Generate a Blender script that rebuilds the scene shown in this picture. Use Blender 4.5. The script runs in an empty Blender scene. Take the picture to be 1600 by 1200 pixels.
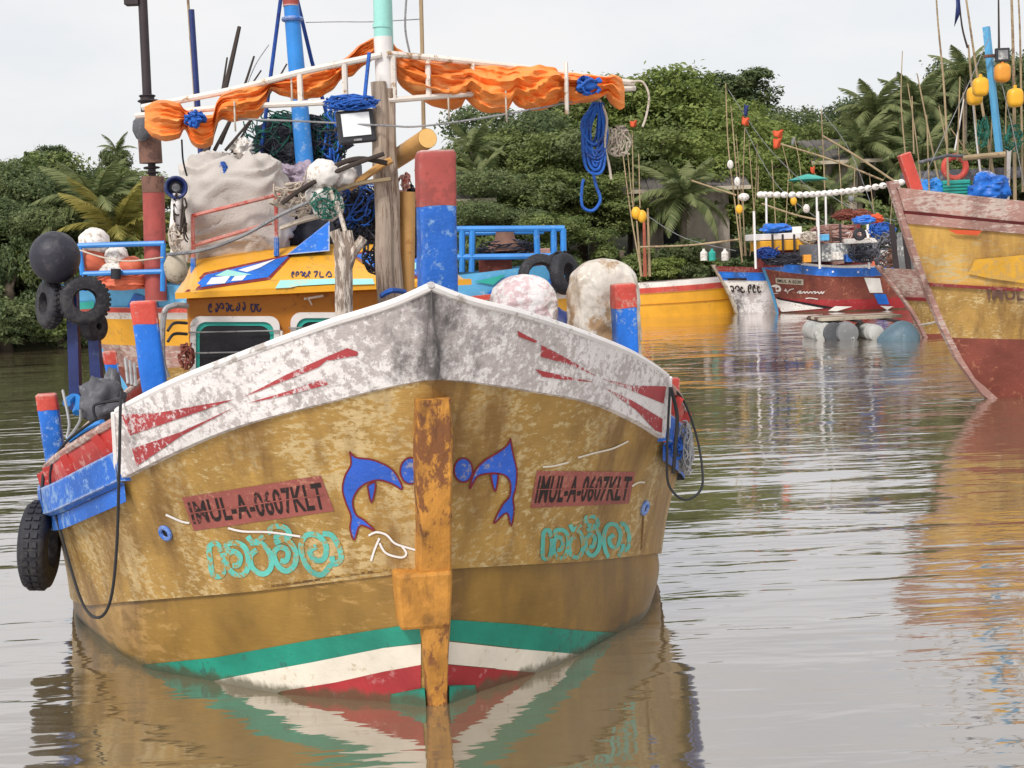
import bpy, bmesh, math, random
from mathutils import Vector, Matrix, noise, geometry
from mathutils.bvhtree import BVHTree
random.seed(7)
SC = bpy.context.scene
COL = SC.collection
R_ = math.radians
# ------------------------------------------------------------------ camera
FPX, CAMH, PITCH, ROLL = 2200.0, 2.5, math.atan(205/2200.0), R_(2.5)
F = Vector((0, math.cos(PITCH), -math.sin(PITCH)))
U0 = Vector((0, math.sin(PITCH), math.cos(PITCH)))
X0 = Vector((1, 0, 0))
RV = X0*math.cos(ROLL) - U0*math.sin(ROLL)
UV = U0*math.cos(ROLL) + X0*math.sin(ROLL)
CAM = Vector((0, 0, CAMH))
cd = bpy.data.cameras.new('camera'); cam = bpy.data.objects.new('camera', cd); COL.objects.link(cam)
cd.sensor_width = 36; cd.lens = 36*FPX/1600; cd.clip_end = 3000
cam.matrix_world = Matrix(((RV.x, UV.x, -F.x, 0), (RV.y, UV.y, -F.y, 0), (RV.z, UV.z, -F.z, CAMH), (0, 0, 0, 1)))
SC.camera = cam
# ------------------------------------------------------------------ world, sun, exposure
SUNV = Vector((-0.35, -0.75, 0.85)).normalized()
w = bpy.data.worlds.new('World'); SC.world = w; w.use_nodes = True
nt = w.node_tree; nt.nodes.clear()
def N_(t, **k):
    n = nt.nodes.new(t)
    for a, b in k.items(): setattr(n, a, b)
    return n
sky = N_('ShaderNodeTexSky', sky_type='NISHITA'); sky.sun_disc = False
sky.sun_elevation = math.asin(SUNV.z); sky.sun_rotation = math.atan2(SUNV.x, SUNV.y); sky.dust_density = 2.0
tc = N_('ShaderNodeTexCoord'); mp = N_('ShaderNodeMapping'); mp.inputs['Scale'].default_value = (1.6, 1.6, 4.0)
nz = N_('ShaderNodeTexNoise'); nz.inputs['Scale'].default_value = 2.3; nz.inputs['Detail'].default_value = 6; nz.inputs['Roughness'].default_value = .55
rp = N_('ShaderNodeValToRGB'); rp.color_ramp.elements[0].position = .30; rp.color_ramp.elements[0].color = (.72, .72, .72, 1)
rp.color_ramp.elements[1].position = .62; rp.color_ramp.elements[1].color = (.99, .99, .99, 1)
mx = N_('ShaderNodeMix', data_type='RGBA'); mx.inputs[7].default_value = (6.85, 6.85, 6.9, 1)   # bright even cloud cover
bgn = N_('ShaderNodeBackground'); bgn.inputs['Strength'].default_value = .1
out = N_('ShaderNodeOutputWorld')
L_ = nt.links.new
L_(tc.outputs['Generated'], mp.inputs['Vector']); L_(mp.outputs[0], nz.inputs['Vector']); L_(nz.outputs['Fac'], rp.inputs['Fac'])
L_(rp.outputs['Color'], mx.inputs[0]); L_(sky.outputs[0], mx.inputs[6]); L_(mx.outputs[2], bgn.inputs['Color']); L_(bgn.outputs[0], out.inputs['Surface'])
sd = bpy.data.lights.new('sun', 'SUN'); sd.energy = 2.2; sd.angle = R_(14); sd.color = (1, .96, .9)
so = bpy.data.objects.new('sun', sd); COL.objects.link(so); so.rotation_euler = (-SUNV).to_track_quat('-Z', 'Y').to_euler(); so.location = SUNV*60
vs = SC.view_settings; vs.view_transform = 'Standard'; vs.look = 'None'; vs.exposure = 0.42; vs.gamma = 1; vs.use_curve_mapping = False
# ------------------------------------------------------------------ pixel helpers (direction only; depth from water or from what carries the thing)
def ray(x, y): return F + RV*((x-800)/FPX) + UV*((600-y)/FPX)
def gz(x, y, z=0.0):
    d = ray(x, y); return CAM + d*((z-CAMH)/d.z)
def py_(x, y, Y):
    d = ray(x, y); return CAM + d*(Y/d.y)
# ------------------------------------------------------------------ materials
MATS = {}
def mat(name, col, rough=.6, wear=None, wamt=.35, wscale=6, var=.25, vscale=2.0, bump=.15, bscale=30, metal=0, stretch=(1, 1, 1), grime=None, gamt=.3, gscale=1.5, gstretch=(1, 1, .25), spec=.4, coat=0, stain=None, edge=None, slime=None):
    """painted / worn surface: colour variation + chips of a second colour + grime streaks + fine relief"""
    m = bpy.data.materials.new(name); m.use_nodes = True; MATS[name] = m
    t = m.node_tree; b = t.nodes['Principled BSDF']; l = t.links.new
    tc = t.nodes.new('ShaderNodeTexCoord')
    def nz(scale, st, det=5, rg=.6, off=0):
        mp = t.nodes.new('ShaderNodeMapping'); mp.inputs['Scale'].default_value = st; mp.inputs['Location'].default_value = (off, off*.7, off*1.3)
        n = t.nodes.new('ShaderNodeTexNoise'); n.inputs['Scale'].default_value = scale; n.inputs['Detail'].default_value = det; n.inputs['Roughness'].default_value = rg
        l(tc.outputs['Object'], mp.inputs[0]); l(mp.outputs[0], n.inputs[0]); return n.outputs['Fac']
    def rmp(s, a, c, ca=0., cb=1.):
        r = t.nodes.new('ShaderNodeMapRange'); r.inputs[1].default_value = a; r.inputs[2].default_value = c; r.inputs[3].default_value = ca; r.inputs[4].default_value = cb
        l(s, r.inputs[0]); return r.outputs[0]
    def mix(fac, a, c, mode='MIX'):
        x = t.nodes.new('ShaderNodeMix'); x.data_type = 'RGBA'; x.blend_type = mode
        for s, i in ((fac, 0), (a, 6), (c, 7)):
            if isinstance(s, bpy.types.NodeSocket): l(s, x.inputs[i])
            elif i == 0: x.inputs[0].default_value = s
            else: x.inputs[i].default_value = (*s, 1)
        return x.outputs[2]
    v = rmp(nz(vscale, (1, 1, 1)), .3, .7, 1-var, 1+var)
    hsv = t.nodes.new('ShaderNodeHueSaturation'); hsv.inputs['Color'].default_value = (*col, 1); l(v, hsv.inputs['Value'])
    c = hsv.outputs[0]
    if wear:
        ad = t.nodes.new('ShaderNodeMath'); ad.operation = 'MULTIPLY_ADD'; l(nz(max(.7, wscale*.16), (1, 1, 1), 3, .5, 13), ad.inputs[0]); ad.inputs[1].default_value = .55; l(nz(wscale*1.8, stretch, 10, .72, 3), ad.inputs[2])
        c = mix(rmp(ad.outputs[0], .665-wamt*.33+.275, .735-wamt*.33+.275), c, wear)
    if grime:
        c = mix(rmp(nz(gscale, gstretch, 7, .65, 9), .66-gamt*.4, .85-gamt*.4), c, grime)
    if slime:   # weed and slime line just above the water (object z = height above water)
        sx = t.nodes.new('ShaderNodeSeparateXYZ'); l(tc.outputs['Object'], sx.inputs[0]); ad = t.nodes.new('ShaderNodeMath'); ad.operation = 'MULTIPLY_ADD'; l(nz(10, (1, 1, .3), 6, .65, 41), ad.inputs[0]); ad.inputs[1].default_value = -.16; l(sx.outputs[2], ad.inputs[2])
        c = mix(rmp(ad.outputs[0], slime-.06, slime-.10, 0, .8), c, (.07, .065, .03))
    if edge:    # paint rubbed off along the corners
        bv = t.nodes.new('ShaderNodeBevel'); bv.samples = 4; bv.inputs['Radius'].default_value = edge[1]; ge = t.nodes.new('ShaderNodeNewGeometry')
        dt = t.nodes.new('ShaderNodeVectorMath'); dt.operation = 'DOT_PRODUCT'; l(bv.outputs[0], dt.inputs[0]); l(ge.outputs['Normal'], dt.inputs[1])
        k = rmp(dt.outputs['Value'], 1.0, .86, 0, .55); ad = t.nodes.new('ShaderNodeMath'); ad.operation = 'MULTIPLY'; l(k, ad.inputs[0]); l(rmp(nz(14, (1, 1, 1), 8, .7, 31), .3, .7, 0, 2), ad.inputs[1])
        c = mix(rmp(ad.outputs[0], .22, .45), c, edge[0])
    if stain:   # a mould stain with its own place: round the stem, |x| small in the boat's own coordinates
        sx = t.nodes.new('ShaderNodeSeparateXYZ'); l(tc.outputs['Object'], sx.inputs[0]); ab = t.nodes.new('ShaderNodeMath'); ab.operation = 'ABSOLUTE'; l(sx.outputs[0], ab.inputs[0])
        k = rmp(ab.outputs[0], .0, stain[1], .30, -.12); ad = t.nodes.new('ShaderNodeMath'); ad.operation = 'ADD'; l(k, ad.inputs[0]); l(nz(9, (1, 1, .6), 9, .72, 21), ad.inputs[1])
        c = mix(rmp(ad.outputs[0], .58, .84), c, stain[0])
    l(c, b.inputs['Base Color'])
    b.inputs['Roughness'].default_value = rough; b.inputs['Metallic'].default_value = metal
    b.inputs['Specular IOR Level'].default_value = spec
    if coat: b.inputs['Coat Weight'].default_value = coat
    if bump:
        bn = t.nodes.new('ShaderNodeBump'); bn.inputs['Strength'].default_value = bump; bn.inputs['Distance'].default_value = .02
        l(nz(bscale, stretch, 6, .6, 5), bn.inputs['Height']); l(bn.outputs[0], b.inputs['Normal'])
    return m
OCH = (.385, .228, .06)
mat('ochre', OCH, .5, wear=(.54, .40, .195), wamt=.46, wscale=15, stretch=(.55, .75, 1.2), grime=(.22, .12, .035), gamt=.5, gscale=2.6, gstretch=(1.3, 1.3, .3), bump=.35, bscale=26, var=.22, vscale=3)
mat('patch_yellow', (.62, .33, .03), .5, wear=(.5, .30, .08), wamt=.4, wscale=6)
mat('ochre_bright', (.56, .33, .075), .5, wear=(.5, .40, .22), wamt=.42, wscale=8, stretch=(.3, .5, 1.5), grime=(.25, .13, .04), gamt=.4, bump=.3, var=.2)
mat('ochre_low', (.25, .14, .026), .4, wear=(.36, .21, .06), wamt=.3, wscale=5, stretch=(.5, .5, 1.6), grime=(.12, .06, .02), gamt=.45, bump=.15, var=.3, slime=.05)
mat('bulwark_white', (.74, .70, .69), .6, wear=(.46, .41, .40), wamt=.56, wscale=13, grime=(.14, .12, .12), gamt=.2, gscale=4.5, gstretch=(1, 1, 1), bump=.5, bscale=28, var=.12, stain=((.11, .10, .10), .5))
mat('mould', (.10, .09, .09), .7, wear=(.55, .52, .52), wamt=.5, wscale=9, bump=.5, var=.4)
mat('white_paint', (.74, .71, .70), .5, wear=(.4, .36, .33), wamt=.12, bump=.1, var=.1)
mat('pole_white', (.70, .64, .58), .5, wear=(.35, .22, .12), wamt=.25, wscale=9, var=.15)
mat('red_paint', (.42, .035, .03), .5, wear=(.5, .2, .17), wamt=.28, wscale=8, var=.25, bump=.25)
mat('bright_red', (.56, .07, .05), .5, edge=((.6, .42, .36), .022), wear=(.55, .25, .2), wamt=.24, wscale=12, grime=(.2, .03, .025), gamt=.35, var=.2, bump=.3)
mat('plate_red', (.30, .085, .07), .6, wear=(.42, .17, .12), wamt=.35, wscale=18, var=.25)
mat('stripe_red', (.36, .045, .05), .6, wear=(.62, .52, .52), wamt=.38, wscale=16, var=.25)
mat('blue_paint', (.012, .15, .62), .42, edge=((.42, .45, .52), .022), wear=(.22, .34, .60), wamt=.2, wscale=12, grime=(.02, .05, .14), gamt=.35, var=.25, bump=.3, bscale=14)
mat('blue_worn', (.015, .12, .50), .45, edge=((.45, .52, .62), .03), wear=(.18, .32, .58), wamt=.34, wscale=9, var=.3, bump=.4)
mat('navy', (.015, .028, .13), .5, var=.3, wear=(.05, .07, .16), wamt=.3)
mat('dolphin_blue', (.025, .105, .52), .55, wear=(.25, .25, .35), wamt=.3, wscale=16, var=.3, bump=.35, bscale=26)
mat('dolphin_line', (.17, .012, .022), .6, wear=OCH, wamt=.15, wscale=20)
mat('teal_letter', (.11, .47, .40), .6, wear=OCH, wamt=.46, wscale=14, var=.35, bump=.35, bscale=26)
mat('black_letter', (.02, .012, .012), .6, wear=(.28, .08, .07), wamt=.2, wscale=22)
mat('navy_letter', (.02, .025, .10), .6)
mat('rust_orange', (.50, .225, .04), .65, wear=(.22, .085, .03), wamt=.42, wscale=10, stretch=(1, 1, .5), grime=(.035, .02, .014), gamt=.28, gscale=5, bump=.7, bscale=16, var=.35, vscale=5)
mat('boot_green', (.01, .22, .15), .4, wear=(.03, .13, .10), wamt=.3, var=.3, slime=.05)
mat('boot_white', (.70, .64, .54), .45, wear=(.5, .4, .28), wamt=.28, var=.15, slime=.05)
mat('boot_red', (.34, .025, .03), .4, wear=(.42, .14, .14), wamt=.3, var=.25, slime=.05)
mat('roof_yellow', (.78, .38, .03), .35, wear=(.55, .28, .05), wamt=.14, var=.12, coat=.15)
mat('wall_orange', (.45, .17, .018), .45, wear=(.35, .12, .02), wamt=.2, var=.15)
mat('sky_blue', (.10, .36, .62), .5, wear=(.35, .52, .62), wamt=.25, var=.2)
mat('teal', (.03, .36, .30), .45, var=.2)
mat('cyan_pipe', (.32, .66, .60), .4, wear=(.5, .6, .5), wamt=.2, var=.1)
mat('maroon', (.20, .022, .025), .55, wear=(.28, .12, .1), wamt=.3, var=.25)
mat('old_pink', (.36, .20, .17), .7, wear=(.52, .42, .37), wamt=.5, wscale=8, stretch=(.3, 1, 1.5), grime=(.1, .05, .04), gamt=.3, bump=.6, var=.3)
mat('rust_red', (.21, .055, .038), .7, wear=(.36, .14, .08), wamt=.35, bump=.4, var=.3)
mat('mast_red', (.36, .07, .06), .6, edge=((.62, .5, .48), .03), wear=(.28, .06, .05), wamt=.4, var=.2)
mat('mast_brown', (.17, .085, .06), .7, wear=(.10, .05, .04), wamt=.4, var=.3)
mat('mast_dark', (.035, .025, .028), .6, var=.3)
mat('old_wood', (.42, .33, .26), .8, wear=(.19, .12, .085), wamt=.42, wscale=14, stretch=(3, 3, .25), bump=.9, bscale=22, var=.3)
mat('driftwood', (.58, .51, .44), .8, wear=(.25, .19, .15), wamt=.32, wscale=9, stretch=(2, 2, .4), bump=.9, bscale=18, var=.25)
mat('bamboo', (.52, .28, .09), .45, wear=(.38, .18, .05), wamt=.25, var=.2)
mat('bamboo_end', (.70, .42, .14), .6, var=.15)
mat('stick', (.05, .036, .03), .8, var=.4)
mat('pole_tan', (.36, .27, .16), .7, wear=(.2, .13, .08), wamt=.3, var=.3)
mat('pole_red', (.38, .10, .06), .6, var=.3)
mat('tarp', (.88, .27, .055), .5, wear=(.92, .44, .17), wamt=.26, wscale=3, var=.18, grime=(.60, .13, .02), gamt=.35, gstretch=(.4, 1, 2), bump=1.0, bscale=7, stretch=(.35, 1, 2.6))
mat('sack', (.50, .455, .42), .85, wear=(.40, .34, .30), wamt=.3, wscale=4, var=.14, bump=.4, bscale=60, grime=(.25, .2, .18), gamt=.2)
mat('lilac', (.33, .27, .34), .8, var=.25)
mat('net_dark', (.03, .032, .045), .9, wear=(.09, .095, .12), wamt=.4, wscale=14, var=.5, bump=1, bscale=45)
mat('net_green', (.012, .10, .07), .8, wear=(.03, .17, .13), wamt=.4, wscale=20, var=.4)
mat('net_blue', (.014, .06, .28), .8, wear=(.02, .03, .16), wamt=.4, wscale=20, var=.3)
mat('rope_blue', (.02, .12, .5), .7, wear=(.03, .06, .22), wamt=.4, wscale=30, var=.3)
mat('rope_cream', (.55, .48, .40), .8, wear=(.3, .24, .2), wamt=.35, wscale=30)
mat('rope_dark', (.02, .02, .023), .7)
mat('rope_grey', (.26, .26, .27), .7, wear=(.12, .12, .13), wamt=.4, wscale=40)
mat('rubber', (.018, .018, .024), .65, wear=(.045, .042, .045), wamt=.3, wscale=12, var=.4, bump=.4, bscale=40)
mat('buoy_black', (.025, .025, .038), .5, wear=(.055, .05, .06), wamt=.3, wscale=7, var=.3, bump=.3)
mat('foam_white', (.78, .74, .70), .7, wear=(.45, .38, .32), wamt=.25, wscale=9, var=.12, bump=.3)
mat('foam_orange', (.62, .14, .07), .6, wear=(.75, .5, .4), wamt=.28, wscale=8, var=.25)
mat('foam_tan', (.46, .40, .31), .7, wear=(.25, .2, .15), wamt=.3, wscale=12, var=.2)
mat('float_yellow', (.80, .42, .03), .4, wear=(.85, .6, .2), wamt=.25, var=.15)
mat('float_amber', (.72, .30, .04), .4, wear=(.5, .2, .05), wamt=.25, var=.15)
mat('flag_red', (.62, .09, .03), .7, var=.2)
mat('plastic_cream', (.70, .66, .60), .28, wear=(.44, .36, .27), wamt=.3, wscale=4, var=.12, bump=.5, bscale=14, spec=.6)
mat('plastic_wrap', (.68, .63, .56), .3, wear=(.34, .215, .115), wamt=.48, wscale=1.6, var=.2, bump=.9, bscale=9, stretch=(1, 1, .8), grime=(.42, .33, .24), gamt=.5, gscale=4, gstretch=(1, 1, 1), spec=.6)
mat('plastic_brown', (.33, .20, .10), .35, wear=(.55, .44, .32), wamt=.35, wscale=6, var=.3, bump=.5, bscale=14, spec=.6)
mat('plastic_white', (.80, .77, .77), .35, wear=(.62, .46, .48), wamt=.36, wscale=9, var=.08, bump=.5, bscale=20)
mat('glass_dark', (.02, .022, .026), .08, var=.3, bump=0, spec=.8)
mat('lamp_glass', (.82, .84, .86), .2, bump=0, var=.05)
mat('black_metal', (.03, .03, .035), .45, var=.2)
mat('grey_metal', (.33, .33, .34), .4, wear=(.2, .15, .12), wamt=.3, metal=.3)
mat('blue_pipe', (.03, .22, .62), .4, wear=(.2, .35, .6), wamt=.2, var=.2)
mat('grey_tarp', (.10, .10, .115), .6, wear=(.2, .2, .22), wamt=.4, wscale=6, var=.35)
mat('deck_wood', (.22, .17, .13), .8, var=.3)
mat('hull_under', (.05, .05, .035), .7)
mat('house_wall', (.46, .39, .33), .85, grime=(.15, .12, .1), gamt=.4, var=.2)
mat('house_roof', (.09, .08, .075), .85, wear=(.16, .14, .13), wamt=.4, stretch=(3, 1, 1), var=.3)
mat('plank_brown', (.22, .16, .12), .85, wear=(.1, .07, .05), wamt=.35, stretch=(.3, 3, 3), var=.3)
mat('dark_inside', (.012, .012, .014), .9, bump=0)
mat('bark', (.10, .075, .055), .9, var=.35, bump=.8)
mat('palm_bark', (.22, .18, .14), .9, wear=(.1, .08, .06), wamt=.4, stretch=(1, 1, 6), var=.3)
mat('earth', (.075, .072, .035), .95, wear=(.04, .055, .02), wamt=.5, wscale=.8, var=.4, vscale=.3)
mat('drum_grey', (.20, .205, .21), .5, wear=(.62, .62, .6), wamt=.3, var=.3)
mat('drum_white', (.42, .42, .40), .5, wear=(.3, .3, .28), wamt=.3)
mat('drum_dark', (.07, .075, .085), .5, wear=(.2, .2, .2), wamt=.3)
mat('canoe_blue', (.09, .15, .19), .5, wear=(.2, .26, .29), wamt=.3, var=.25)
def leafmat(name, dark, mid, light):
    m = bpy.data.materials.new(name); m.use_nodes = True; MATS[name] = m
    t = m.node_tree; l = t.links.new; b = t.nodes['Principled BSDF']
    g = t.nodes.new('ShaderNodeNewGeometry'); oi = t.nodes.new('ShaderNodeObjectInfo')
    tc = t.nodes.new('ShaderNodeTexCoord'); n = t.nodes.new('ShaderNodeTexNoise'); n.inputs['Scale'].default_value = .55; n.inputs['Detail'].default_value = 3
    l(tc.outputs['Object'], n.inputs[0])
    a = t.nodes.new('ShaderNodeMath'); a.operation = 'MULTIPLY_ADD'; l(g.outputs['Random Per Island'], a.inputs[0]); a.inputs[1].default_value = .45
    l(n.outputs['Fac'], a.inputs[2])
    a2 = t.nodes.new('ShaderNodeMath'); a2.operation = 'MULTIPLY_ADD'; l(oi.outputs['Random'], a2.inputs[0]); a2.inputs[1].default_value = .3; l(a.outputs[0], a2.inputs[2])
    r = t.nodes.new('ShaderNodeValToRGB'); e = r.color_ramp.elements
    e[0].position = .35; e[0].color = (*dark, 1); e[1].position = 1.15 if False else 1.0; e[1].color = (*light, 1)
    x = e.new(.72); x.color = (*mid, 1)
    l(a2.outputs[0], r.inputs[0]); l(r.outputs[0], b.inputs['Base Color']); b.inputs['Roughness'].default_value = .55; b.inputs['Specular IOR Level'].default_value = .25
    tr = t.nodes.new('ShaderNodeBsdfTranslucent'); l(r.outputs[0], tr.inputs[0]); ms = t.nodes.new('ShaderNodeMixShader'); ms.inputs[0].default_value = .42
    o = t.nodes['Material Output']; l(b.outputs[0], ms.inputs[1]); l(tr.outputs[0], ms.inputs[2]); l(ms.outputs[0], o.inputs[0])
leafmat('leaf_mid', (0.061, 0.098, 0.032), (0.14, 0.189, 0.059), (0.256, 0.299, 0.104))
leafmat('leaf_dark', (0.041, 0.068, 0.034), (0.104, 0.146, 0.061), (0.195, 0.232, 0.098))
leafmat('leaf_light', (0.085, 0.128, 0.032), (0.183, 0.244, 0.061), (0.305, 0.354, 0.104))
leafmat('palm_green', (0.061, 0.091, 0.037), (0.134, 0.171, 0.067), (0.256, 0.281, 0.122))
leafmat('palm_yellow', (.13, .13, .03), (.26, .24, .06), (.40, .34, .10))
leafmat('banana_green', (.06, .10, .025), (.11, .17, .04), (.17, .23, .06))

# water
wm = bpy.data.materials.new('water'); wm.use_nodes = True; MATS['water'] = wm
t = wm.node_tree; l = t.links.new; b = t.nodes['Principled BSDF']
b.inputs['Base Color'].default_value = (.165, .13, .075, 1); b.inputs['Roughness'].default_value = .03; b.inputs['IOR'].default_value = 1.33
b.inputs['Specular IOR Level'].default_value = .5
g = t.nodes.new('ShaderNodeNewGeometry')
def wn(sc, det, rot=0, dist=0.):
    mp = t.nodes.new('ShaderNodeMapping'); mp.inputs['Scale'].default_value = sc; mp.inputs['Rotation'].default_value = (0, 0, rot)
    n = t.nodes.new('ShaderNodeTexNoise'); n.inputs['Scale'].default_value = 1; n.inputs['Detail'].default_value = det; n.inputs['Distortion'].default_value = dist
    l(g.outputs['Position'], mp.inputs[0]); l(mp.outputs[0], n.inputs[0]); return n.outputs['Fac']
def mth(op, a, c):
    m = t.nodes.new('ShaderNodeMath'); m.operation = op
    for i, s in enumerate((a, c)):
        if isinstance(s, bpy.types.NodeSocket): l(s, m.inputs[i])
        else: m.inputs[i].default_value = s
    return m.outputs[0]
mk_ = t.nodes.new('ShaderNodeMapRange'); mk_.inputs[1].default_value = .36; mk_.inputs[2].default_value = .62; mk_.inputs[3].default_value = .25; mk_.inputs[4].default_value = 1.0
l(wn((.10, .16, 1), 2, .3), mk_.inputs[0])
h = mth('ADD', mth('MULTIPLY', wn((.32, 1.05, 1), 2, .16, .5), .085), mth('ADD', mth('MULTIPLY', wn((.9, 3.3, 1), 2, -.12, .5), .034), mth('MULTIPLY', wn((3.2, 10, 1), 2, .1, .3), .006)))
h = mth('MULTIPLY', h, mk_.outputs[0])
bn = t.nodes.new('ShaderNodeBump'); bn.inputs['Strength'].default_value = 1; bn.inputs['Distance'].default_value = .62
l(h, bn.inputs['Height']); l(bn.outputs[0], b.inputs['Normal'])
b.inputs['Roughness'].default_value = .4; b.inputs['Specular IOR Level'].default_value = 0
gs = t.nodes.new('ShaderNodeBsdfGlossy'); gs.inputs['Roughness'].default_value = .045; gs.inputs['Color'].default_value = (1, .985, 1, 1); l(bn.outputs[0], gs.inputs['Normal'])
lw = t.nodes.new('ShaderNodeLayerWeight'); lw.inputs['Blend'].default_value = .5; l(bn.outputs[0], lw.inputs['Normal'])
fr = mth('ADD', mth('MULTIPLY', mth('POWER', lw.outputs['Facing'], 3.0), .76), .26)
ws = t.nodes.new('ShaderNodeMixShader'); l(fr, ws.inputs[0]); l(b.outputs[0], ws.inputs[1]); l(gs.outputs[0], ws.inputs[2]); l(ws.outputs[0], t.nodes['Material Output'].inputs['Surface'])

# ------------------------------------------------------------------ mesh builder
class MB:
    def __init__(s): s.v = []; s.f = []; s.soft = False
    def add(s, vs, fs):
        o = len(s.v); s.v += [Vector(p) for p in vs]; s.f += [tuple(i+o for i in q) for q in fs]; return s
    def hexa(s, p):
        return s.add(p, [(0, 3, 2, 1), (4, 5, 6, 7), (0, 1, 5, 4), (1, 2, 6, 5), (2, 3, 7, 6), (3, 0, 4, 7)])
    def box(s, c, d, M=None):
        x, y, z = d[0]/2, d[1]/2, d[2]/2
        p = [Vector(q) for q in ((-x, -y, -z), (x, -y, -z), (x, y, -z), (-x, y, -z), (-x, -y, z), (x, -y, z), (x, y, z), (-x, y, z))]
        if M is not None: p = [M @ q for q in p]
        c = Vector(c); return s.hexa([q+c for q in p])
    def beam(s, a, c, w, d, up=(0, 0, 1)):
        a = Vector(a); c = Vector(c); z = (c-a); L = z.length; z.normalize(); u = Vector(up)
        if abs(z.dot(u)) > .95: u = Vector((0, 1, 0))
        x = u.cross(z).normalized(); y = z.cross(x); M = Matrix((x, y, z)).transposed()
        return s.box((a+c)/2, (w, d, L), M)
    def tube(s, pts, r, n=8, cap=True):
        pts = [Vector(p) for p in pts]; m = len(pts)
        if not hasattr(r, '__len__'): r = [r]*m
        ref = None; vs = []; fs = []
        for i, p in enumerate(pts):
            d = (pts[min(i+1, m-1)]-pts[max(i-1, 0)])
            if d.length < 1e-9: d = Vector((0, 0, 1))
            d.normalize()
            if ref is None:
                ref = Vector((0, 0, 1)) if abs(d.z) < .9 else Vector((1, 0, 0))
            x = ref-d*ref.dot(d)
            if x.length < 1e-6: x = d.orthogonal()
            x.normalize(); y = d.cross(x); ref = x
            for k in range(n):
                a = 2*math.pi*k/n; vs.append(p+x*(math.cos(a)*r[i])+y*(math.sin(a)*r[i]))
        for i in range(m-1):
            for k in range(n):
                k2 = (k+1) % n; fs.append((i*n+k, i*n+k2, (i+1)*n+k2, (i+1)*n+k))
        if cap: fs.append(tuple(range(n-1, -1, -1))); fs.append(tuple((m-1)*n+k for k in range(n)))
        return s.add(vs, fs)
    def grid(s, fn, nu, nv, cu=False, cv=False):
        vs = [fn(i/(nu if cu else nu-1), j/(nv if cv else nv-1)) for i in range(nu) for j in range(nv)]
        fs = []
        for i in range(nu if cu else nu-1):
            for j in range(nv if cv else nv-1):
                i2 = (i+1) % nu; j2 = (j+1) % nv
                fs.append((i*nv+j, i2*nv+j, i2*nv+j2, i*nv+j2))
        return s.add(vs, fs)
    def blob(s, c, rad, nu=24, nv=14, amp=0, fr=2, seed=0, p=2.0, flat=None):
        c = Vector(c); s.soft = True
        def fn(u, v):
            a = 2*math.pi*u; t = math.pi*(v-.5); ct, st = math.cos(t), math.sin(t)
            e = 2.0/p; sg = lambda q: math.copysign(abs(q)**e, q)
            d = Vector((sg(ct)*sg(math.cos(a)), sg(ct)*sg(math.sin(a)), sg(st)))
            if amp: d = d*(1+amp*noise.noise(d*fr+Vector((seed, seed*.3, 0)))+amp*.5*noise.noise(d*fr*2.7+Vector((seed, 9, 3))))
            q = Vector((d.x*rad[0], d.y*rad[1], d.z*rad[2]))
            if flat is not None and q.z < flat: q.z = flat
            return c+q
        return s.grid(fn, nu, nv, cu=True)
    def torus(s, c, R, r, M=None, n=28, m=10, squash=1.0):
        c = Vector(c)
        def fn(u, v):
            a = 2*math.pi*u; q = 2*math.pi*v
            p = Vector(((R+r*math.cos(q))*math.cos(a), (R+r*math.cos(q))*math.sin(a), r*squash*math.sin(q)))
            return c+(M @ p if M is not None else p)
        return s.grid(fn, n, m, True, True)
    def lathe(s, prof, c, M=None, n=20):
        c = Vector(c)
        def fn(u, v):
            i = round(v*(len(prof)-1)); r, z = prof[i]; a = 2*math.pi*u
            p = Vector((r*math.cos(a), r*math.sin(a), z)); return c+(M @ p if M is not None else p)
        return s.grid(fn, n, len(prof), cu=True)
PM = {}
def mk(name, mb, m, parent=None, smooth=True, ang=38, bevel=0, label=None, cat=None, group=None, kind=None, solid=0):
    me = bpy.data.meshes.new(name)
    if parent is not None: Mi = PM[parent.name].inverted(); vs = [Mi @ v for v in mb.v]; org = None
    else:
        lo = [min(v[i] for v in mb.v) for i in range(3)]; hi = [max(v[i] for v in mb.v) for i in range(3)]
        org = Vector(((lo[0]+hi[0])/2, (lo[1]+hi[1])/2, lo[2])); vs = [v-org for v in mb.v]
    me.from_pydata([tuple(v) for v in vs], [], mb.f); me.update()
    if isinstance(m, str): m = MATS[m]
    me.materials.append(m)
    o = bpy.data.objects.new(name, me); COL.objects.link(o)
    if parent is not None: o.parent = parent; PM[o.name] = PM[parent.name]
    else: o.location = org; PM[o.name] = Matrix.Translation(org)
    if smooth:
        me.polygons.foreach_set('use_smooth', [True]*len(me.polygons)); me.set_sharp_from_angle(angle=R_(95 if mb.soft else ang))
    if solid: md = o.modifiers.new('s', 'SOLIDIFY'); md.thickness = solid; md.offset = 0
    if bevel: md = o.modifiers.new('b', 'BEVEL'); md.width = bevel; md.segments = 2; md.limit_method = 'ANGLE'; md.angle_limit = R_(40)
    tag(o, label, cat, group, kind); return o
def tag(o, label=None, cat=None, group=None, kind=None):
    if label: o['label'] = label
    if cat: o['category'] = cat
    if group: o['group'] = group
    if kind: o['kind'] = kind
    return o
def empty(name, loc, rz=0, label=None, cat=None, group=None):
    o = bpy.data.objects.new(name, None); COL.objects.link(o); o.location = loc; o.rotation_euler = (0, 0, rz); o.empty_display_size = .2
    PM[o.name] = Matrix.Translation(Vector(loc)) @ Matrix.Rotation(rz, 4, 'Z'); return tag(o, label, cat, group)
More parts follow.
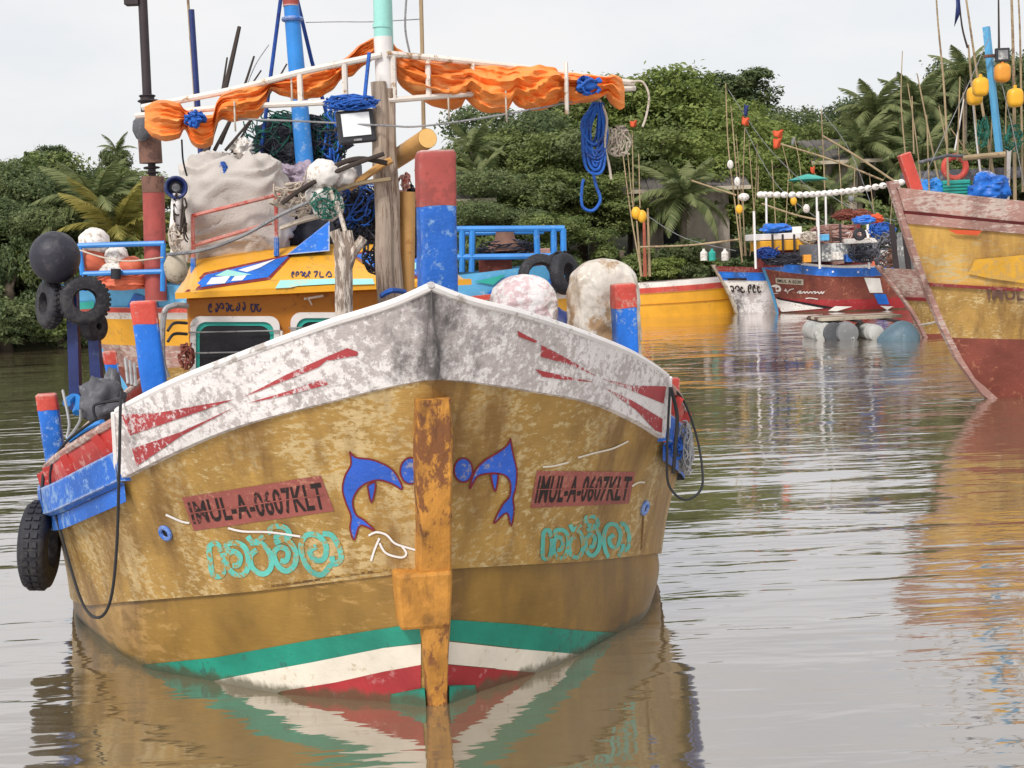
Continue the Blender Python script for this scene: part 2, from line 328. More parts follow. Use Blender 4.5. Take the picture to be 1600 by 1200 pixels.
def spline(pts, n=8):
    pts = [Vector(p) for p in pts]; o = []
    for i in range(len(pts)-1):
        p0, p1, p2, p3 = pts[max(i-1, 0)], pts[i], pts[i+1], pts[min(i+2, len(pts)-1)]
        for k in range(n):
            t = k/n; o.append(.5*((2*p1)+(p2-p0)*t+(2*p0-5*p1+4*p2-p3)*t*t+(3*p1-p0-3*p2+p3)*t**3))
    o.append(pts[-1]); return o
def interp(xs, ys, x):
    """monotone cubic"""
    n = len(xs)
    if x <= xs[0]: return ys[0]
    if x >= xs[-1]: return ys[-1]
    i = max(k for k in range(n-1) if xs[k] <= x)
    def sl(k): return (ys[k+1]-ys[k])/(xs[k+1]-xs[k])
    def tg(k):
        if k == 0: return sl(0)
        if k == n-1: return sl(n-2)
        a, b = sl(k-1), sl(k); return 0 if a*b <= 0 else 2*a*b/(a+b)
    h = xs[i+1]-xs[i]; t = (x-xs[i])/h
    return ys[i]*(2*t**3-3*t*t+1)+h*tg(i)*(t**3-2*t*t+t)+ys[i+1]*(-2*t**3+3*t*t)+h*tg(i+1)*(t**3-t*t)

# ------------------------------------------------------------------ SETTING: water, ground
m = MB(); m.grid(lambda u, v: Vector((-160+320*u, -40+150*v, 0)), 2, 2)
mk('water', m, 'water', smooth=False, kind='structure')
def bank_y(x): return 47+4.5*math.sin(x*.07+1.0)*.5+max(0, x)*.55+(1.2*noise.noise(Vector((x*.25, 0, 0))))
def terr(x, y):
    d = y-bank_y(x)
    if d < 0: return max(-3.0, .15+d*.5)
    return .15+1.0*(1-math.exp(-d/2.2))+4.0*(1/(1+math.exp(-(d-22)/6)))+.35*noise.noise(Vector((x*.2, y*.2, 1)))
xs = [-1500, -700, -300, -150]+[-100+2.5*i for i in range(81)]+[150, 300, 700, 1500]
ys = [-400, -60, 0, 25]+[38+1.0*i for i in range(60)]+[110, 140, 220, 500, 1500]
m = MB(); vv = [Vector((x, y, terr(x, y) if y > 30 else -3)) for x in xs for y in ys]; ny = len(ys)
m.add(vv, [(i*ny+j, (i+1)*ny+j, (i+1)*ny+j+1, i*ny+j+1) for i in range(len(xs)-1) for j in range(ny-1)])
mk('ground', m, 'earth', kind='structure')

# ------------------------------------------------------------------ MAIN FISHING BOAT
TH = R_(12.0)
S0 = gz(683, 1100, 0)
BOAT = empty('fishing_boat', S0, TH, 'ochre fishing boat with white peeling bow bulwark, painted dolphins and orange tarps rigged above', 'boat')
AX = Vector((-math.sin(TH), math.cos(TH), 0)); NX = Vector((math.cos(TH), math.sin(TH), 0))
def b_(s, a, z): return S0+NX*s+AX*a+Vector((0, 0, z))
def bl(px, py, a):
    """point where the pixel's ray crosses the athwartship plane `a` metres aft of the stem"""
    d = ray(px, py); k = (a-(CAM-S0).dot(AX))/d.dot(AX); return CAM+d*k
AE = 10.5
CT = ([-.52, -.44, -.3, 0, .35, .75, 1.2, 2, 3, 5, 8, AE], [0, .22, .53, .98, 1.35, 1.67, 1.92, 2.2, 2.36, 2.42, 2.3, 1.9], [2.35, 2.26, 2.17, 2.01, 1.86, 1.69, 1.53, 1.31, 1.13, 1.02, 1.05, 1.25])
CB = ([-.40, -.33, -.2, .1, .45, .82, 1.3, 2, 3, 5, 8, AE], [0, .18, .48, .95, 1.3, 1.6, 1.88, 2.16, 2.33, 2.4, 2.28, 1.88], [1.86, 1.83, 1.76, 1.63, 1.47, 1.30, 1.13, .94, .8, .72, .78, .98])
CK = ([-.12, .2, .5, .9, 1.4, 2.3, 3.1, 5, 8, AE], [.03, .6, .96, 1.35, 1.74, 2.08, 2.25, 2.34, 2.22, 1.8], [.79, .70, .62, .53, .42, .22, .12, .05, .08, .25])
CW = ([0, .2, .5, .88, 1.37, 2.3, 3.1, 5, 8, AE], [.02, .36, .83, 1.2, 1.65, 2.0, 2.18, 2.28, 2.15, 1.7], [0, 0, 0, 0, 0, -.02, -.05, -.1, -.1, .05])
CU = ([.18, .6, 1.2, 2.3, 5, 8, AE], [.02, .35, .75, 1.2, 1.6, 1.4, .9], [-.8]*7)
def cpt(cv, u, side, off=0., dz=0.):
    a = cv[0][0]+(AE-cv[0][0])*u**1.9
    return b_(side*max(0, interp(cv[0], cv[1], a)+off), a, interp(cv[0], cv[2], a)+dz)
def capt(cv, a, side, off=0., dz=0.):
    return b_(side*max(0, interp(cv[0], cv[1], a)+off), a, interp(cv[0], cv[2], a)+dz)
def loft(mb, c0, c1, side, o0=0., o1=0., nu=90, nv=8, bow=0., z0=0., z1=0.):
    def fn(u, v):
        u = min(1, max(0, u)); A = cpt(c0, u, side, o0, z0); B = cpt(c1, u, side, o1, z1)
        return A.lerp(B, v)+NX*(side*bow*math.sin(math.pi*v))
    mb.grid(fn, nu, nv); return mb
hullmesh = MB()
up = MB(); low = MB(); und = MB()
for sd_ in (-1, 1):
    loft(up, CB, CK, sd_, nv=10, bow=-.02); loft(low, CK, CW, sd_, -.03, 0, nv=8, bow=.03); loft(und, CW, CU, sd_, nv=5)
    low.grid(lambda u, v: cpt(CK, u, sd_, -.03*v), 90, 2)
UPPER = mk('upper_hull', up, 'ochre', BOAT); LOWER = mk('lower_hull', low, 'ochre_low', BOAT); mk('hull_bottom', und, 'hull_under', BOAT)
# white bulwark of the bow, lower edge standing a little proud of the hull
UB = ((.78-CT[0][0])/(AE-CT[0][0]))**(1/1.9)
bwm = MB()
for sd_ in (-1, 1):
    q = MB()
    def fo(u, v, o): return cpt(CT, u*UB, sd_, o).lerp(cpt(CB, u*UB*1.01, sd_, .045+o), v)
    def fn(u, v):
        w_ = v*3.0
        return fo(u, min(1, w_), 0) if w_ <= 1 else (fo(u, 1-min(1, max(0, w_-1.5)/1.5), -.05) if w_ > 1.5 else fo(u, 1, -.05*(w_-1)/.5))
    q.grid(lambda u, v: fo(u, v, 0), 46, 12); bwm.add(q.v, q.f)
    q.grid(lambda u, v: fo(u, v, -.06), 46, 3)
    q.grid(lambda u, v: fo(u, 1, -.06*v), 46, 2)
    q.grid(lambda u, v: fo(1, v, -.06*u), 2, 3)
    mk('bulwark', q, 'bulwark_white', BOAT)
    c = MB(); c.tube([cpt(CT, UB*i/60, sd_, -.025, .006) for i in range(61)], .024, 8); mk('cap_rail', c, 'white_paint', BOAT)
    e = MB(); e.tube([fo(1, i/4, .0) for i in range(5)], .016, 6); mk('end_trim', e, 'white_paint', BOAT)
    # red side bulwark and blue rubbing rails further aft
    q = MB(); q.grid(lambda u, v: cpt(CT, UB+(1-UB)*u, sd_, -.03, -.05).lerp(cpt(CB, UB+(1-UB)*u, sd_, -.02, .05), v), 60, 4)
    mk('side_bulwark', q, 'red_paint', BOAT, solid=.03)
    q = MB(); n_ = 60
    for i in range(n_):
        pass
    q.grid(lambda u, v: cpt(CB, UB*.99+(1-UB*.99)*u, sd_, (.035, .075, .075, .03)[round(v*3)], (.18, .16, -.015, -.035)[round(v*3)]), 70, 4)
    q.grid(lambda u, v: cpt(CB, UB*.99+(1-UB*.99)*u, sd_, (-.02, .035)[round(v)], .18), 70, 2)
    q.grid(lambda u, v: cpt(CB, UB*.99, sd_, -.02+.09*v, .18-.2*u), 2, 2)
    mk('rubbing_rail', q, 'blue_worn', BOAT)
    q = MB(); q.grid(lambda u, v: cpt(CB, UB*1.0+(1-UB)*u, sd_, .02-.004*v, -.036-.10*v), 70, 2); mk('lower_rail', q, 'blue_worn', BOAT)
    c = MB(); c.tube([cpt(CT, UB+.004+(1-UB-.01)*i/60, sd_, -.03, -.04) for i in range(61)], .03, 8); mk('gunwale', c, 'old_pink', BOAT)
    for i in range(16):
        a = 1.0+i*.55
        if a > 10: break
        q = MB(); q.beam(capt(CT, a, sd_, 0, -.07), capt(CB, a, sd_, .01, .16), .07, .05); mk('bulwark_stanchion', q, 'red_paint', BOAT, smooth=False)
q = MB()
def nose(u, v):
    L = cpt(CT, 0, -1).lerp(cpt(CB, 0, -1, .045), v); Rr = cpt(CT, 0, 1).lerp(cpt(CB, 0, 1, .045), v)
    return L.lerp(Rr, u)-AX*(.004+.035*math.sin(math.pi*u)*(.3+.7*v))
q.grid(nose, 9, 12); q.grid(lambda u, v: nose(u, 1)+AX*(.12*v), 9, 2); mk('bulwark_nose', q, 'bulwark_white', BOAT, ang=80)
# deck and transom
q = MB(); q.grid(lambda u, v: cpt(CB, u, -1, -.14, .06).lerp(cpt(CB, u, 1, -.14, .06), v), 60, 8); mk('deck', q, 'deck_wood', BOAT)
q = MB(); q.add([cpt(CT, 1, -1), cpt(CT, 1, 1), cpt(CK, 1, 1), cpt(CU, 1, 1), cpt(CU, 1, -1), cpt(CK, 1, -1)], [(0, 1, 2, 3, 4, 5)]); mk('transom', q, 'ochre', BOAT, smooth=False)
# stem
def cl(a, z, s=0): return b_(s, a, z)
q = MB(); pr = [(-.47, 1.76, .095), (-.40, 1.45, .10), (-.31, 1.1, .092), (-.22, .86, .095), (-.16, .6, .09), (-.10, .3, .075), (-.03, .0, .065), (.06, -.5, .06)]
NP = 60
def stemf(u, v):
    z = pr[0][1]+(pr[-1][1]-pr[0][1])*u; zz = [-p[1] for p in pr]; a = interp(zz, [p[0] for p in pr], -z); w0 = interp(zz, [p[2] for p in pr], -z)
    k = round(v*8) % 8; sx, dd = ((-1, .24), (-1, .05), (-.8, .008), (0, 0), (.8, .008), (1, .05), (1, .24), (0, .24))[k]
    wv = .006*noise.noise(Vector((z*5, sx*3, 2)))+.010*noise.noise(Vector((z*2, sx, 7)))
    return cl(a+dd+wv, z, sx*(w0+wv*.8))
q.grid(stemf, NP, 8, cv=True); q.f.append(tuple(range(8)))
mk('stem_post', q, 'rust_orange', BOAT, ang=50)
q = MB(); q.hexa([cl(-.13, .47, -.20), cl(-.15, .47, .07), cl(.12, .47, .10), cl(.12, .47, -.20), cl(-.21, .80, -.22), cl(-.23, .80, .085), cl(.12, .8, .1), cl(.12, .8, -.22)])
mk('stem_block', q, 'rust_orange', BOAT, bevel=.02, smooth=False)
for sd_ in (-1, 1):
    q = MB(); q.hexa([cl(-.02, -.3, sd_*.06), cl(.18, -.3, sd_*.3), cl(.3, -.3, sd_*.3), cl(.2, -.3, sd_*.05), cl(-.03, .10, sd_*.07), cl(.1, .05, sd_*.24), cl(.3, .05, sd_*.28), cl(.2, .1, sd_*.05)])
    mk('stem_shoe', q, 'boot_green', BOAT, smooth=False)
# --- painted marks: traced outlines laid on the real surface by ray, 4 mm proud
def bvh(*mbs):
    v = []; f = []
    for x in mbs: f += [tuple(i+len(v) for i in q) for q in x.f]; v += x.v
    return BVHTree.FromPolygons(v, f)
def decal_mesh(verts2, faces, tree, off):
    q = MB(); ok = {}
    for i, (x, y) in enumerate(verts2):
        d = ray(x, y).normalized(); h = tree.ray_cast(CAM, d)
        if h[0] is None: continue
        n = h[1] if h[1].dot(d) < 0 else -h[1]
        ok[i] = len(q.v); q.v.append(h[0]+n*off-d*.001)
    q.f = [tuple(ok[i] for i in f) for f in faces if all(i in ok for i in f)]
    return q
def tess(poly, step=14):
    bm = bmesh.new(); vs = [bm.verts.new((x, y, 0)) for x, y in poly]
    tri = geometry.tessellate_polygon([[Vector((x, y, 0)) for x, y in poly]])
    for a in tri:
        try: bm.faces.new([vs[i] for i in a])
        except ValueError: pass
    for _ in range(6):
        e = [e for e in bm.edges if e.calc_length() > step]
        if not e: break
        bmesh.ops.subdivide_edges(bm, edges=e, cuts=1); bmesh.ops.triangulate(bm, faces=bm.faces[:])
    bm.verts.index_update()
    r = [(v.co.x, v.co.y) for v in bm.verts], [tuple(v.index for v in f.verts) for f in bm.faces]; bm.free(); return r
def z_(pts, ox, oy, sc): return [(ox+x/sc, oy+y/sc) for x, y in pts]
def paint(name, polys, m, tree, parent, off=.004, step=14):
    if name == 'roof_flash' and len(polys) > 1:
        for p in polys: paint(name, [p], m, tree, parent, off, step)
        return
    q = MB()
    for p in polys:
        v, f = tess(p, step); d = decal_mesh(v, f, tree, off); q.add(d.v, d.f)
    if q.f: return mk(name, q, m, parent)
def stroke(pts, wd):
    """a brush stroke as a polygon outline, in pixels"""
    p = [Vector((x, y, 0)) for x, y in pts]; p = spline(p, 5); Lf = []; Rt = []
    for i in range(len(p)):
        d = (p[min(i+1, len(p)-1)]-p[max(i-1, 0)]); d = d.normalized() if d.length else Vector((1, 0, 0)); n = Vector((-d.y, d.x, 0))*wd/2
        Lf.append(p[i]+n); Rt.append(p[i]-n)
    return Lf, Rt
def strokes(name, lines, wd, m, tree, parent, off=.005, split=False):
    if split:
        for s in lines: strokes(name, [s], wd, m, tree, parent, off)
        return
    q = MB()
    for s in lines:
        Lf, Rt = stroke(s, wd); n = len(Lf)
        v = [(p.x, p.y) for p in Lf]+[(p.x, p.y) for p in Rt]
        d = decal_mesh(v, [(i, i+1, n+i+1, n+i) for i in range(n-1)], tree, off); q.add(d.v, d.f)
    if q.f: return mk(name, q, m, parent)
def lettering(name, text, quad, m, tree, parent, off=.005, gap=None):
    """text mapped into a pixel quad (tl, tr, br, bl), then laid on the surface"""
    cu = bpy.data.curves.new('t', 'FONT'); cu.body = text; cu.resolution_u = 3; cu.offset = .022; cu.space_character = 1.06; o = bpy.data.objects.new('t', cu); COL.objects.link(o)
    dg = bpy.context.evaluated_depsgraph_get(); me = bpy.data.meshes.new_from_object(o.evaluated_get(dg))
    v = [p.co.copy() for p in me.vertices]; f = [tuple(p.vertices) for p in me.polygons]
    bpy.data.objects.remove(o); bpy.data.curves.remove(cu); bpy.data.meshes.remove(me)
    x0 = min(p.x for p in v); x1 = max(p.x for p in v); y0 = min(p.y for p in v); y1 = max(p.y for p in v)
    tl, tr, br, bl_ = [Vector(q) for q in quad]; w2 = []
    for p in v:
        u = (p.x-x0)/(x1-x0); k = (p.y-y0)/(y1-y0); P = (bl_.lerp(br, u)).lerp(tl.lerp(tr, u), k); w2.append((P.x, P.y))
    q = decal_mesh(w2, f, tree, off); return mk(name, q, m, parent, smooth=False)
TU = bvh(up); TL = bvh(low, und); TB = bvh(bwm)
G7 = (180, 440, 3.3333); G8 = (640, 440, 3.3333); GA = (260, 680, 3.81); GB = (640, 660, 3.478)
paint('painted_stripe', [z_(p, *G7) for p in ([(34, 692), (210, 685), (620, 612), (430, 680), (80, 800)], [(90, 870), (350, 780), (630, 650), (350, 800), (115, 960)], [(670, 600), (900, 480), (1080, 400), (1210, 345), (1265, 365), (1260, 385), (1100, 412), (1060, 445), (900, 510)], [(680, 635), (900, 570), (1090, 505), (1110, 535), (900, 590)])], 'stripe_red', TB, BOAT, .004)
paint('painted_stripe', [z_(p, *G8) for p in ([(685, 330), (820, 400), (975, 495), (830, 430), (680, 390)], [(650, 455), (800, 490), (970, 525), (800, 510), (690, 495)], [(1000, 505), (1150, 540), (1335, 545), (1320, 635), (1150, 565)], [(1010, 550), (1150, 615), (1315, 715), (1310, 810), (1180, 670)], [(560, 255), (665, 310), (650, 318), (565, 285)])], 'stripe_red', TB, BOAT, .004)
# registration boards and lettering
q1 = z_([(95, 370), (920, 238), (1000, 450), (165, 568)], *GA); paint('registration_board', [q1], 'plate_red', TU, BOAT, .003)
lettering('registration_number', 'IMUL-A-0607KLT', z_([(125, 395), (918, 275), (955, 440), (165, 530)], *GA), 'black_letter', TU, BOAT)
q2 = z_([(690, 262), (1225, 268), (1190, 440), (655, 465)], *GB); paint('registration_board', [q2], 'plate_red', TU, BOAT, .003)
lettering('registration_number', 'IMUL-A-0607KLT', z_([(705, 285), (1210, 290), (1180, 425), (675, 440)], *GB), 'black_letter', TU, BOAT)
strokes('stencil_gap', [z_([(130, 465), (940, 350)], *GA)], 1.6, 'plate_red', TU, BOAT, .0075)
strokes('stencil_gap', [z_([(690, 362), (1195, 355)], *GB)], 1.6, 'plate_red', TU, BOAT, .0075)
NM1 = [[(330, 690), (300, 645), (258, 660), (262, 740), (280, 830), (335, 830), (345, 760), (335, 700)], [(375, 690), (360, 650), (420, 640), (470, 670), (490, 740), (475, 815), (420, 832), (372, 790), (362, 720), (400, 690), (440, 720), (430, 770), (395, 775)],
       [(485, 600), (520, 635), (585, 600)], [(500, 640), (570, 645), (620, 710), (622, 790), (575, 825), (515, 790), (502, 720), (540, 680)], [(625, 590), (620, 555), (665, 540), (715, 555), (735, 600), (690, 605), (640, 600)],
       [(645, 640), (715, 620), (770, 690), (765, 770), (715, 808), (662, 770), (642, 700), (680, 665), (725, 690), (715, 745), (680, 745)], [(985, 760), (930, 828), (860, 805), (812, 720), (805, 640), (840, 592), (905, 598), (952, 660), (938, 735), (885, 740), (855, 690), (895, 660)], [(930, 585), (985, 595), (1030, 670), (1040, 735), (1000, 765), (985, 720)]]
strokes('boat_name', [z_(s, *GA) for s in NM1], 8.5, 'teal_letter', TU, BOAT, .003)
NM2 = [[(705+(x-250)*.60+(840-y)*.10, 500+(y-540)*.80+(x-250)*.02) for x, y in st] for st in NM1]
strokes('boat_name', [z_(st, *GB) for st in NM2], 6.6, 'teal_letter', TU, BOAT, .003)
D1 = [(1092, 95), (1130, 130), (1230, 145), (1330, 190), (1380, 250), (1405, 320), (1340, 285), (1260, 265), (1180, 290), (1130, 340), (1110, 400), (1130, 470), (1180, 505), (1240, 565), (1155, 535), (1120, 620), (1095, 560), (1100, 480), (1070, 400), (1050, 320), (1065, 240), (1100, 170)]
D2 = [(545, 85), (560, 170), (580, 260), (575, 350), (560, 410), (565, 480), (548, 565), (525, 490), (455, 548), (500, 450), (540, 400), (545, 330), (520, 290), (470, 275), (400, 280), (360, 300), (325, 360), (350, 270), (400, 210), (480, 160), (530, 120)]
def ell(cx, cy, rx, ry, n=22): return [(cx+rx*math.cos(2*math.pi*i/n), cy+ry*math.sin(2*math.pi*i/n)) for i in range(n)]
for D, fin, ball, G in ((D1, [(1198, 298), (1246, 283), (1222, 400)], ell(1455, 210, 62, 78), GA), (D2, [(438, 282), (478, 282), (462, 375)], ell(290, 258, 50, 65), GB)):
    paint('painted_dolphin', [z_(D, *G), z_(fin, *G)], 'dolphin_blue', TU, BOAT, .003, 10)
    strokes('dolphin_outline', [z_(D+[D[0]], *G), z_(fin+[fin[0]], *G), z_(ball+[ball[0]], *G)], 2.6, 'dolphin_line', TU, BOAT, .005)
    paint('painted_ball', [z_(ball, *G)], 'dolphin_blue', TU, BOAT, .003, 10)
strokes('paint_scrape', [z_(s, *GA) for s in ([(1205, 595), (1250, 575), (1310, 590), (1360, 640), (1430, 665), (1520, 690)], [(1270, 610), (1240, 680), (1220, 745)], [(1270, 640), (1310, 700), (1400, 725), (1430, 700), (1400, 655)], [(370, 550), (460, 570), (620, 575), (800, 600)], [(0, 470), (90, 510), (140, 520)])], 3.2, 'white_paint', TU, BOAT, .006, True)
strokes('paint_scrape', [z_(s, *GB) for s in ([(1185, 100), (1100, 140), (1000, 165), (910, 190)], [(860, 215), (780, 235), (720, 240)], [(1205, 345), (1240, 325), (1275, 325)])], 2.6, 'boot_white', TU, BOAT, .006, True)
mat('rust_streak', (.13, .065, .02), .7, wear=OCH, wamt=.5, wscale=16)
strokes('rust_streak', [[(1005, 803), (1003, 840), (1000, 884)]], 2.0, 'rust_streak', TU, BOAT, .003); strokes('rust_streak', [[(700, 905), (712, 893), (760, 888)]], 3.0, 'rust_streak', TU, BOAT, .003)
strokes('rust_streak', [[(420, 916), (480, 908), (540, 899), (610, 889)]], 3.0, 'rust_streak', TU, BOAT, .003)
# boot-top bands below the knuckle, meeting at the stem (run on below the water)
GC = (0, 860, 2.6667); GD = (540, 860, 2.6667)
paint('boot_band', [z_([(555, 480), (900, 445), (1300, 372), (1755, 300), (1755, 385), (1600, 405), (1300, 465), (1000, 520), (860, 600)], *GC), z_([(430, 288), (700, 305), (1000, 335), (1205, 346), (1000, 460), (700, 405), (430, 375)], *GD)], 'boot_green', TL, BOAT, .004, 12)
paint('boot_band', [z_([(840, 552), (1000, 520), (1300, 465), (1600, 405), (1755, 388), (1755, 475), (1600, 505), (1400, 550), (1170, 588), (1000, 640)], *GC), z_([(420, 378), (700, 408), (1010, 435), (800, 540), (620, 490), (420, 472)], *GD)], 'boot_white', TL, BOAT, .005, 12)
paint('boot_band', [z_([(1170, 585), (1400, 548), (1600, 503), (1755, 475), (1755, 660), (1540, 660), (1250, 640)], *GC), z_([(415, 474), (620, 492), (790, 508), (600, 640), (415, 640)], *GD)], 'boot_red', TL, BOAT, .006, 12)
# hawse pipes
for (px, py) in ((260, 832), (1006, 793)):
    d = ray(px, py).normalized(); h = TU.ray_cast(CAM, d); n = h[1] if h[1].dot(d) < 0 else -h[1]
    Mq = n.to_track_quat('Z', 'Y').to_matrix(); q = MB(); q.torus(h[0]+n*.01, .038, .014, Mq, 20, 8); o = mk('hawse_pipe', q, 'blue_paint', BOAT)
    q = MB(); q.lathe([(0, .004), (.034, .004)], h[0]+n*.004, Mq, 16); mk('hawse_hole', q, 'dark_inside', o)
# bitts (mooring posts) with red heads
def bitt(top, bot, wpx, a, cut, mb_='blue_paint', mr='bright_red', depth=None, extra=.5):
    A = bl(*top, a); B = bl(*bot, a); B = B+(B-A).normalized()*extra
    w_ = wpx*(A-CAM).dot(F)/FPX; d_ = depth or w_*.9; ax = (A-B)
    Mx = Matrix((NX, ax.normalized().cross(NX).normalized(), ax.normalized())).transposed()
    C1 = A.lerp(B, cut*(A-bl(*bot, a)).length/(A-B).length); sd3 = top[0]*.37
    def sec(P0, P1, grow, n=14, wav0=0., wav1=0., cap=True):
        q = MB(); m = 28
        def fn(u, v):
            k = round(u*(n-1))/(n-1); an = 2*math.pi*v; sg = lambda x: math.copysign(abs(x)**.30, x); cx, cy = sg(math.cos(an)), sg(math.sin(an))
            P = P0.lerp(P1, k); wv = .010*noise.noise(Vector((an*1.3, sd3, 3)))+.006*noise.noise(Vector((an*4, sd3, 5))); zz = (wav0 if k == 0 else wav1 if k == 1 else 0)*wv
            nn = .0035*noise.noise(Vector((cx*2+sd3, cy*2, P.z*6)))+.003*noise.noise(Vector((cx*9, cy*9+sd3, P.z*14)))
            rd = .012 if (k == 0 and cap) else 0
            return P+Mx @ Vector((cx*(w_/2+grow+nn-rd), cy*(d_/2+grow+nn-rd), zz))
        q.grid(fn, n, m, cv=True); q.f.append(tuple(range(m-1, -1, -1))); return q
    o = mk('bitt', sec(C1, B, 0, 20, cap=False), mb_, BOAT, ang=50)
    mk('bitt_head', sec(A, C1-(A-B).normalized()*.01, .0022, 14, 0, 1.2), mr, o, ang=50); return o
bitt((680, 236), (684, 455), 59, .45, .38, 'blue_worn', 'mast_red')
bitt((223, 470), (240, 595), 39, 1.25, .27, extra=.3)
bitt((973, 443), (977, 537), 36, 1.25, .38, extra=.3)
bitt((72, 615), (84, 695), 30, 2.6, .28, extra=.25)
bitt((171, 548), (177, 588), 20, 2.9, .45, extra=.5)
bitt((1053, 590), (1053, 640), 14, 2.2, .5, extra=.2)

# --- foremast, forked post
q = MB(); A = bl(598, 128, 1.3); B = bl(611, 480, 1.3); B = B+(B-A)*.25
for i, (dx, w_) in enumerate(((-.028, .062), (.035, .05), (.0, .045))):
    q.tube([A.lerp(B, k/10)+NX*(dx+.006*math.sin(k*1.7+i))+AX*(.03*i)+Vector((0, 0, -.04*i if k == 0 else 0)) for k in range(11)], [w_*(.8+.25*k/10) for k in range(11)], 9)
FM = mk('foremast', q, 'old_wood', BOAT)
q = MB(); A2 = bl(636, 300, 1.42); B2 = bl(634, 480, 1.42); q.tube([A2, B2], .055, 10); mk('mast_prop', q, 'bamboo', FM)
q = MB(); q.tube([bl(596, -40, 1.36), bl(597, 20, 1.36), bl(598, 60, 1.36)], .055, 14); q.tube([bl(597, 39, 1.36), bl(597, 44, 1.36)], .060, 14)
mk('mast_pipe', q, 'cyan_pipe', FM)
q = MB(); q.tube([bl(598, 58, 1.36), bl(602, 140, 1.36)], .058, 12); mk('mast_pipe', q, 'white_paint', FM)
q = MB(); q.tube([bl(607, -40, 1.45), bl(612, 120, 1.45), bl(618, 330, 1.45)], .018, 8); mk('mast_pipe', q, 'cyan_pipe', FM)
q = MB(); q.tube(spline([bl(596, 462, 1.15), bl(612, 454, 1.05), bl(632, 456, 1.2)], 6), .018, 6); mk('mast_lashing', q, 'rope_blue', FM)
q = MB(); q.tube(spline([bl(538, 520, 1.0), bl(537, 470, 1.0), bl(537, 430, 1.0), bl(533, 390, 1.0), bl(522, 360, 1.0)], 5), [.055]*12+[.05]*4+[.035]*5, 9)
q.tube(spline([bl(537, 425, 1.0), bl(545, 395, 1.0), bl(540, 362, 1.02)], 5), [.045]*6+[.04]*5, 8)
q.tube(spline([bl(539, 420, 1.0), bl(552, 395, .98), bl(568, 372, .98)], 5), [.03]*6+[.03]*5, 7)
mk('forked_post', q, 'driftwood', BOAT)

# --- tapered ladder trusses carrying the tarps
def truss(up_, lo_, rungs, a0, a1, name):
    xa = up_[0][0]; xb = up_[-1][0]
    def P(c, x):
        y = interp([p[0] for p in c] if c[0][0] < c[-1][0] else [p[0] for p in c[::-1]], [p[1] for p in c] if c[0][0] < c[-1][0] else [p[1] for p in c[::-1]], x)
        k = (x-xa)/(xb-xa); return bl(x, y, a0+(a1-a0)*k)
    q = MB(); n = 14; q.tube([P(up_, xa+(xb-xa)*i/n) for i in range(n+1)], .021, 8); o = mk(name, q, 'pole_white', FM)
    q = MB(); xa2, xb2 = lo_[0][0], lo_[-1][0]; q.tube([P(lo_, xa2+(xb2-xa2)*i/n) for i in range(n+1)], .019, 8); mk('lower_rail_pole', q, 'pole_white', FM)
    for x in rungs:
        q = MB(); q.tube([P(up_, x), P(lo_, x+2)], .019, 7); mk('rung', q, 'pole_white', FM)
truss([(596, 86), (470, 113), (365, 140), (222, 168)], [(597, 155), (470, 162), (365, 167), (212, 181)], (365, 468, 538), 1.3, 1.75, 'spar')
truss([(604, 84), (690, 92), (840, 109), (990, 130)], [(606, 157), (720, 148), (840, 142), (992, 138)], (614, 668, 738, 884), 1.3, 1.75, 'spar')
# --- tarps
def tarp(prof, a_of, seed, label, thick=.15):
    xs_ = [p[0] for p in prof]; tp = [p[1] for p in prof]; bt = [p[2] for p in prof]
    nu, nv = 220, 64
    def fn(u, v):
        x = xs_[0]+(xs_[-1]-xs_[0])*u; t0 = interp(xs_, tp, x); b0 = interp(xs_, bt, x)
        ang = 2*math.pi*v; c, s = math.cos(ang), math.sin(ang)
        k = .5-.5*c; y = t0+(b0-t0)*k
        P = bl(x, y, a_of(x))
        hh = (b0-t0)*.0042; d = min(thick, hh*.5+.02)
        fold = math.sin(k*9+x*.02+3*noise.noise(Vector((x*.012, k*1.5, seed))))*.5
        e = min(1, u*14, (1-u)*14)
        rg = 1-abs(math.sin(k*8+x*.014+3.2*noise.noise(Vector((x*.011, k*1.0, seed+2)))))*2
        rg2 = 1-abs(math.sin(k*23-x*.02+3*noise.noise(Vector((x*.016, k*1.6, seed+6)))))*2
        P = P+AX*(-s*d*e*(1+.15*fold)-(.032*rg+.020*rg2)*e*(.35+.65*max(0, s)))
        P.z += .012*noise.noise(Vector((x*.06, k*3, seed+9)))
        return P
    q = MB(); q.grid(fn, nu, nv, cv=True); return mk('furled_tarp', q, 'tarp', ang=70, label=label, cat='tarp', group='orange tarps on the spars')
aL = lambda x: 1.46+.42*(600-x)/375-.17*min(1, max(0, (430-x)/60))
tarp([(226, 166, 200), (240, 158, 216), (262, 157, 219), (280, 161, 216), (288, 172, 202), (300, 178, 224), (318, 181, 233), (332, 179, 226), (338, 160, 196), (348, 148, 187), (365, 141, 190), (400, 134, 186), (414, 130, 168), (422, 128, 142), (440, 118, 149), (470, 111, 154), (500, 104, 153), (520, 98, 140), (535, 92, 122), (550, 82, 118), (560, 72, 108), (575, 63, 99), (590, 57, 84)], aL, 1.3, 'orange tarp bunched along the ladder spar towards the dark-topped red mast')
aR = lambda x: 1.44+.42*(x-600)/385-.20*min(1, max(0, (x-715)/60))
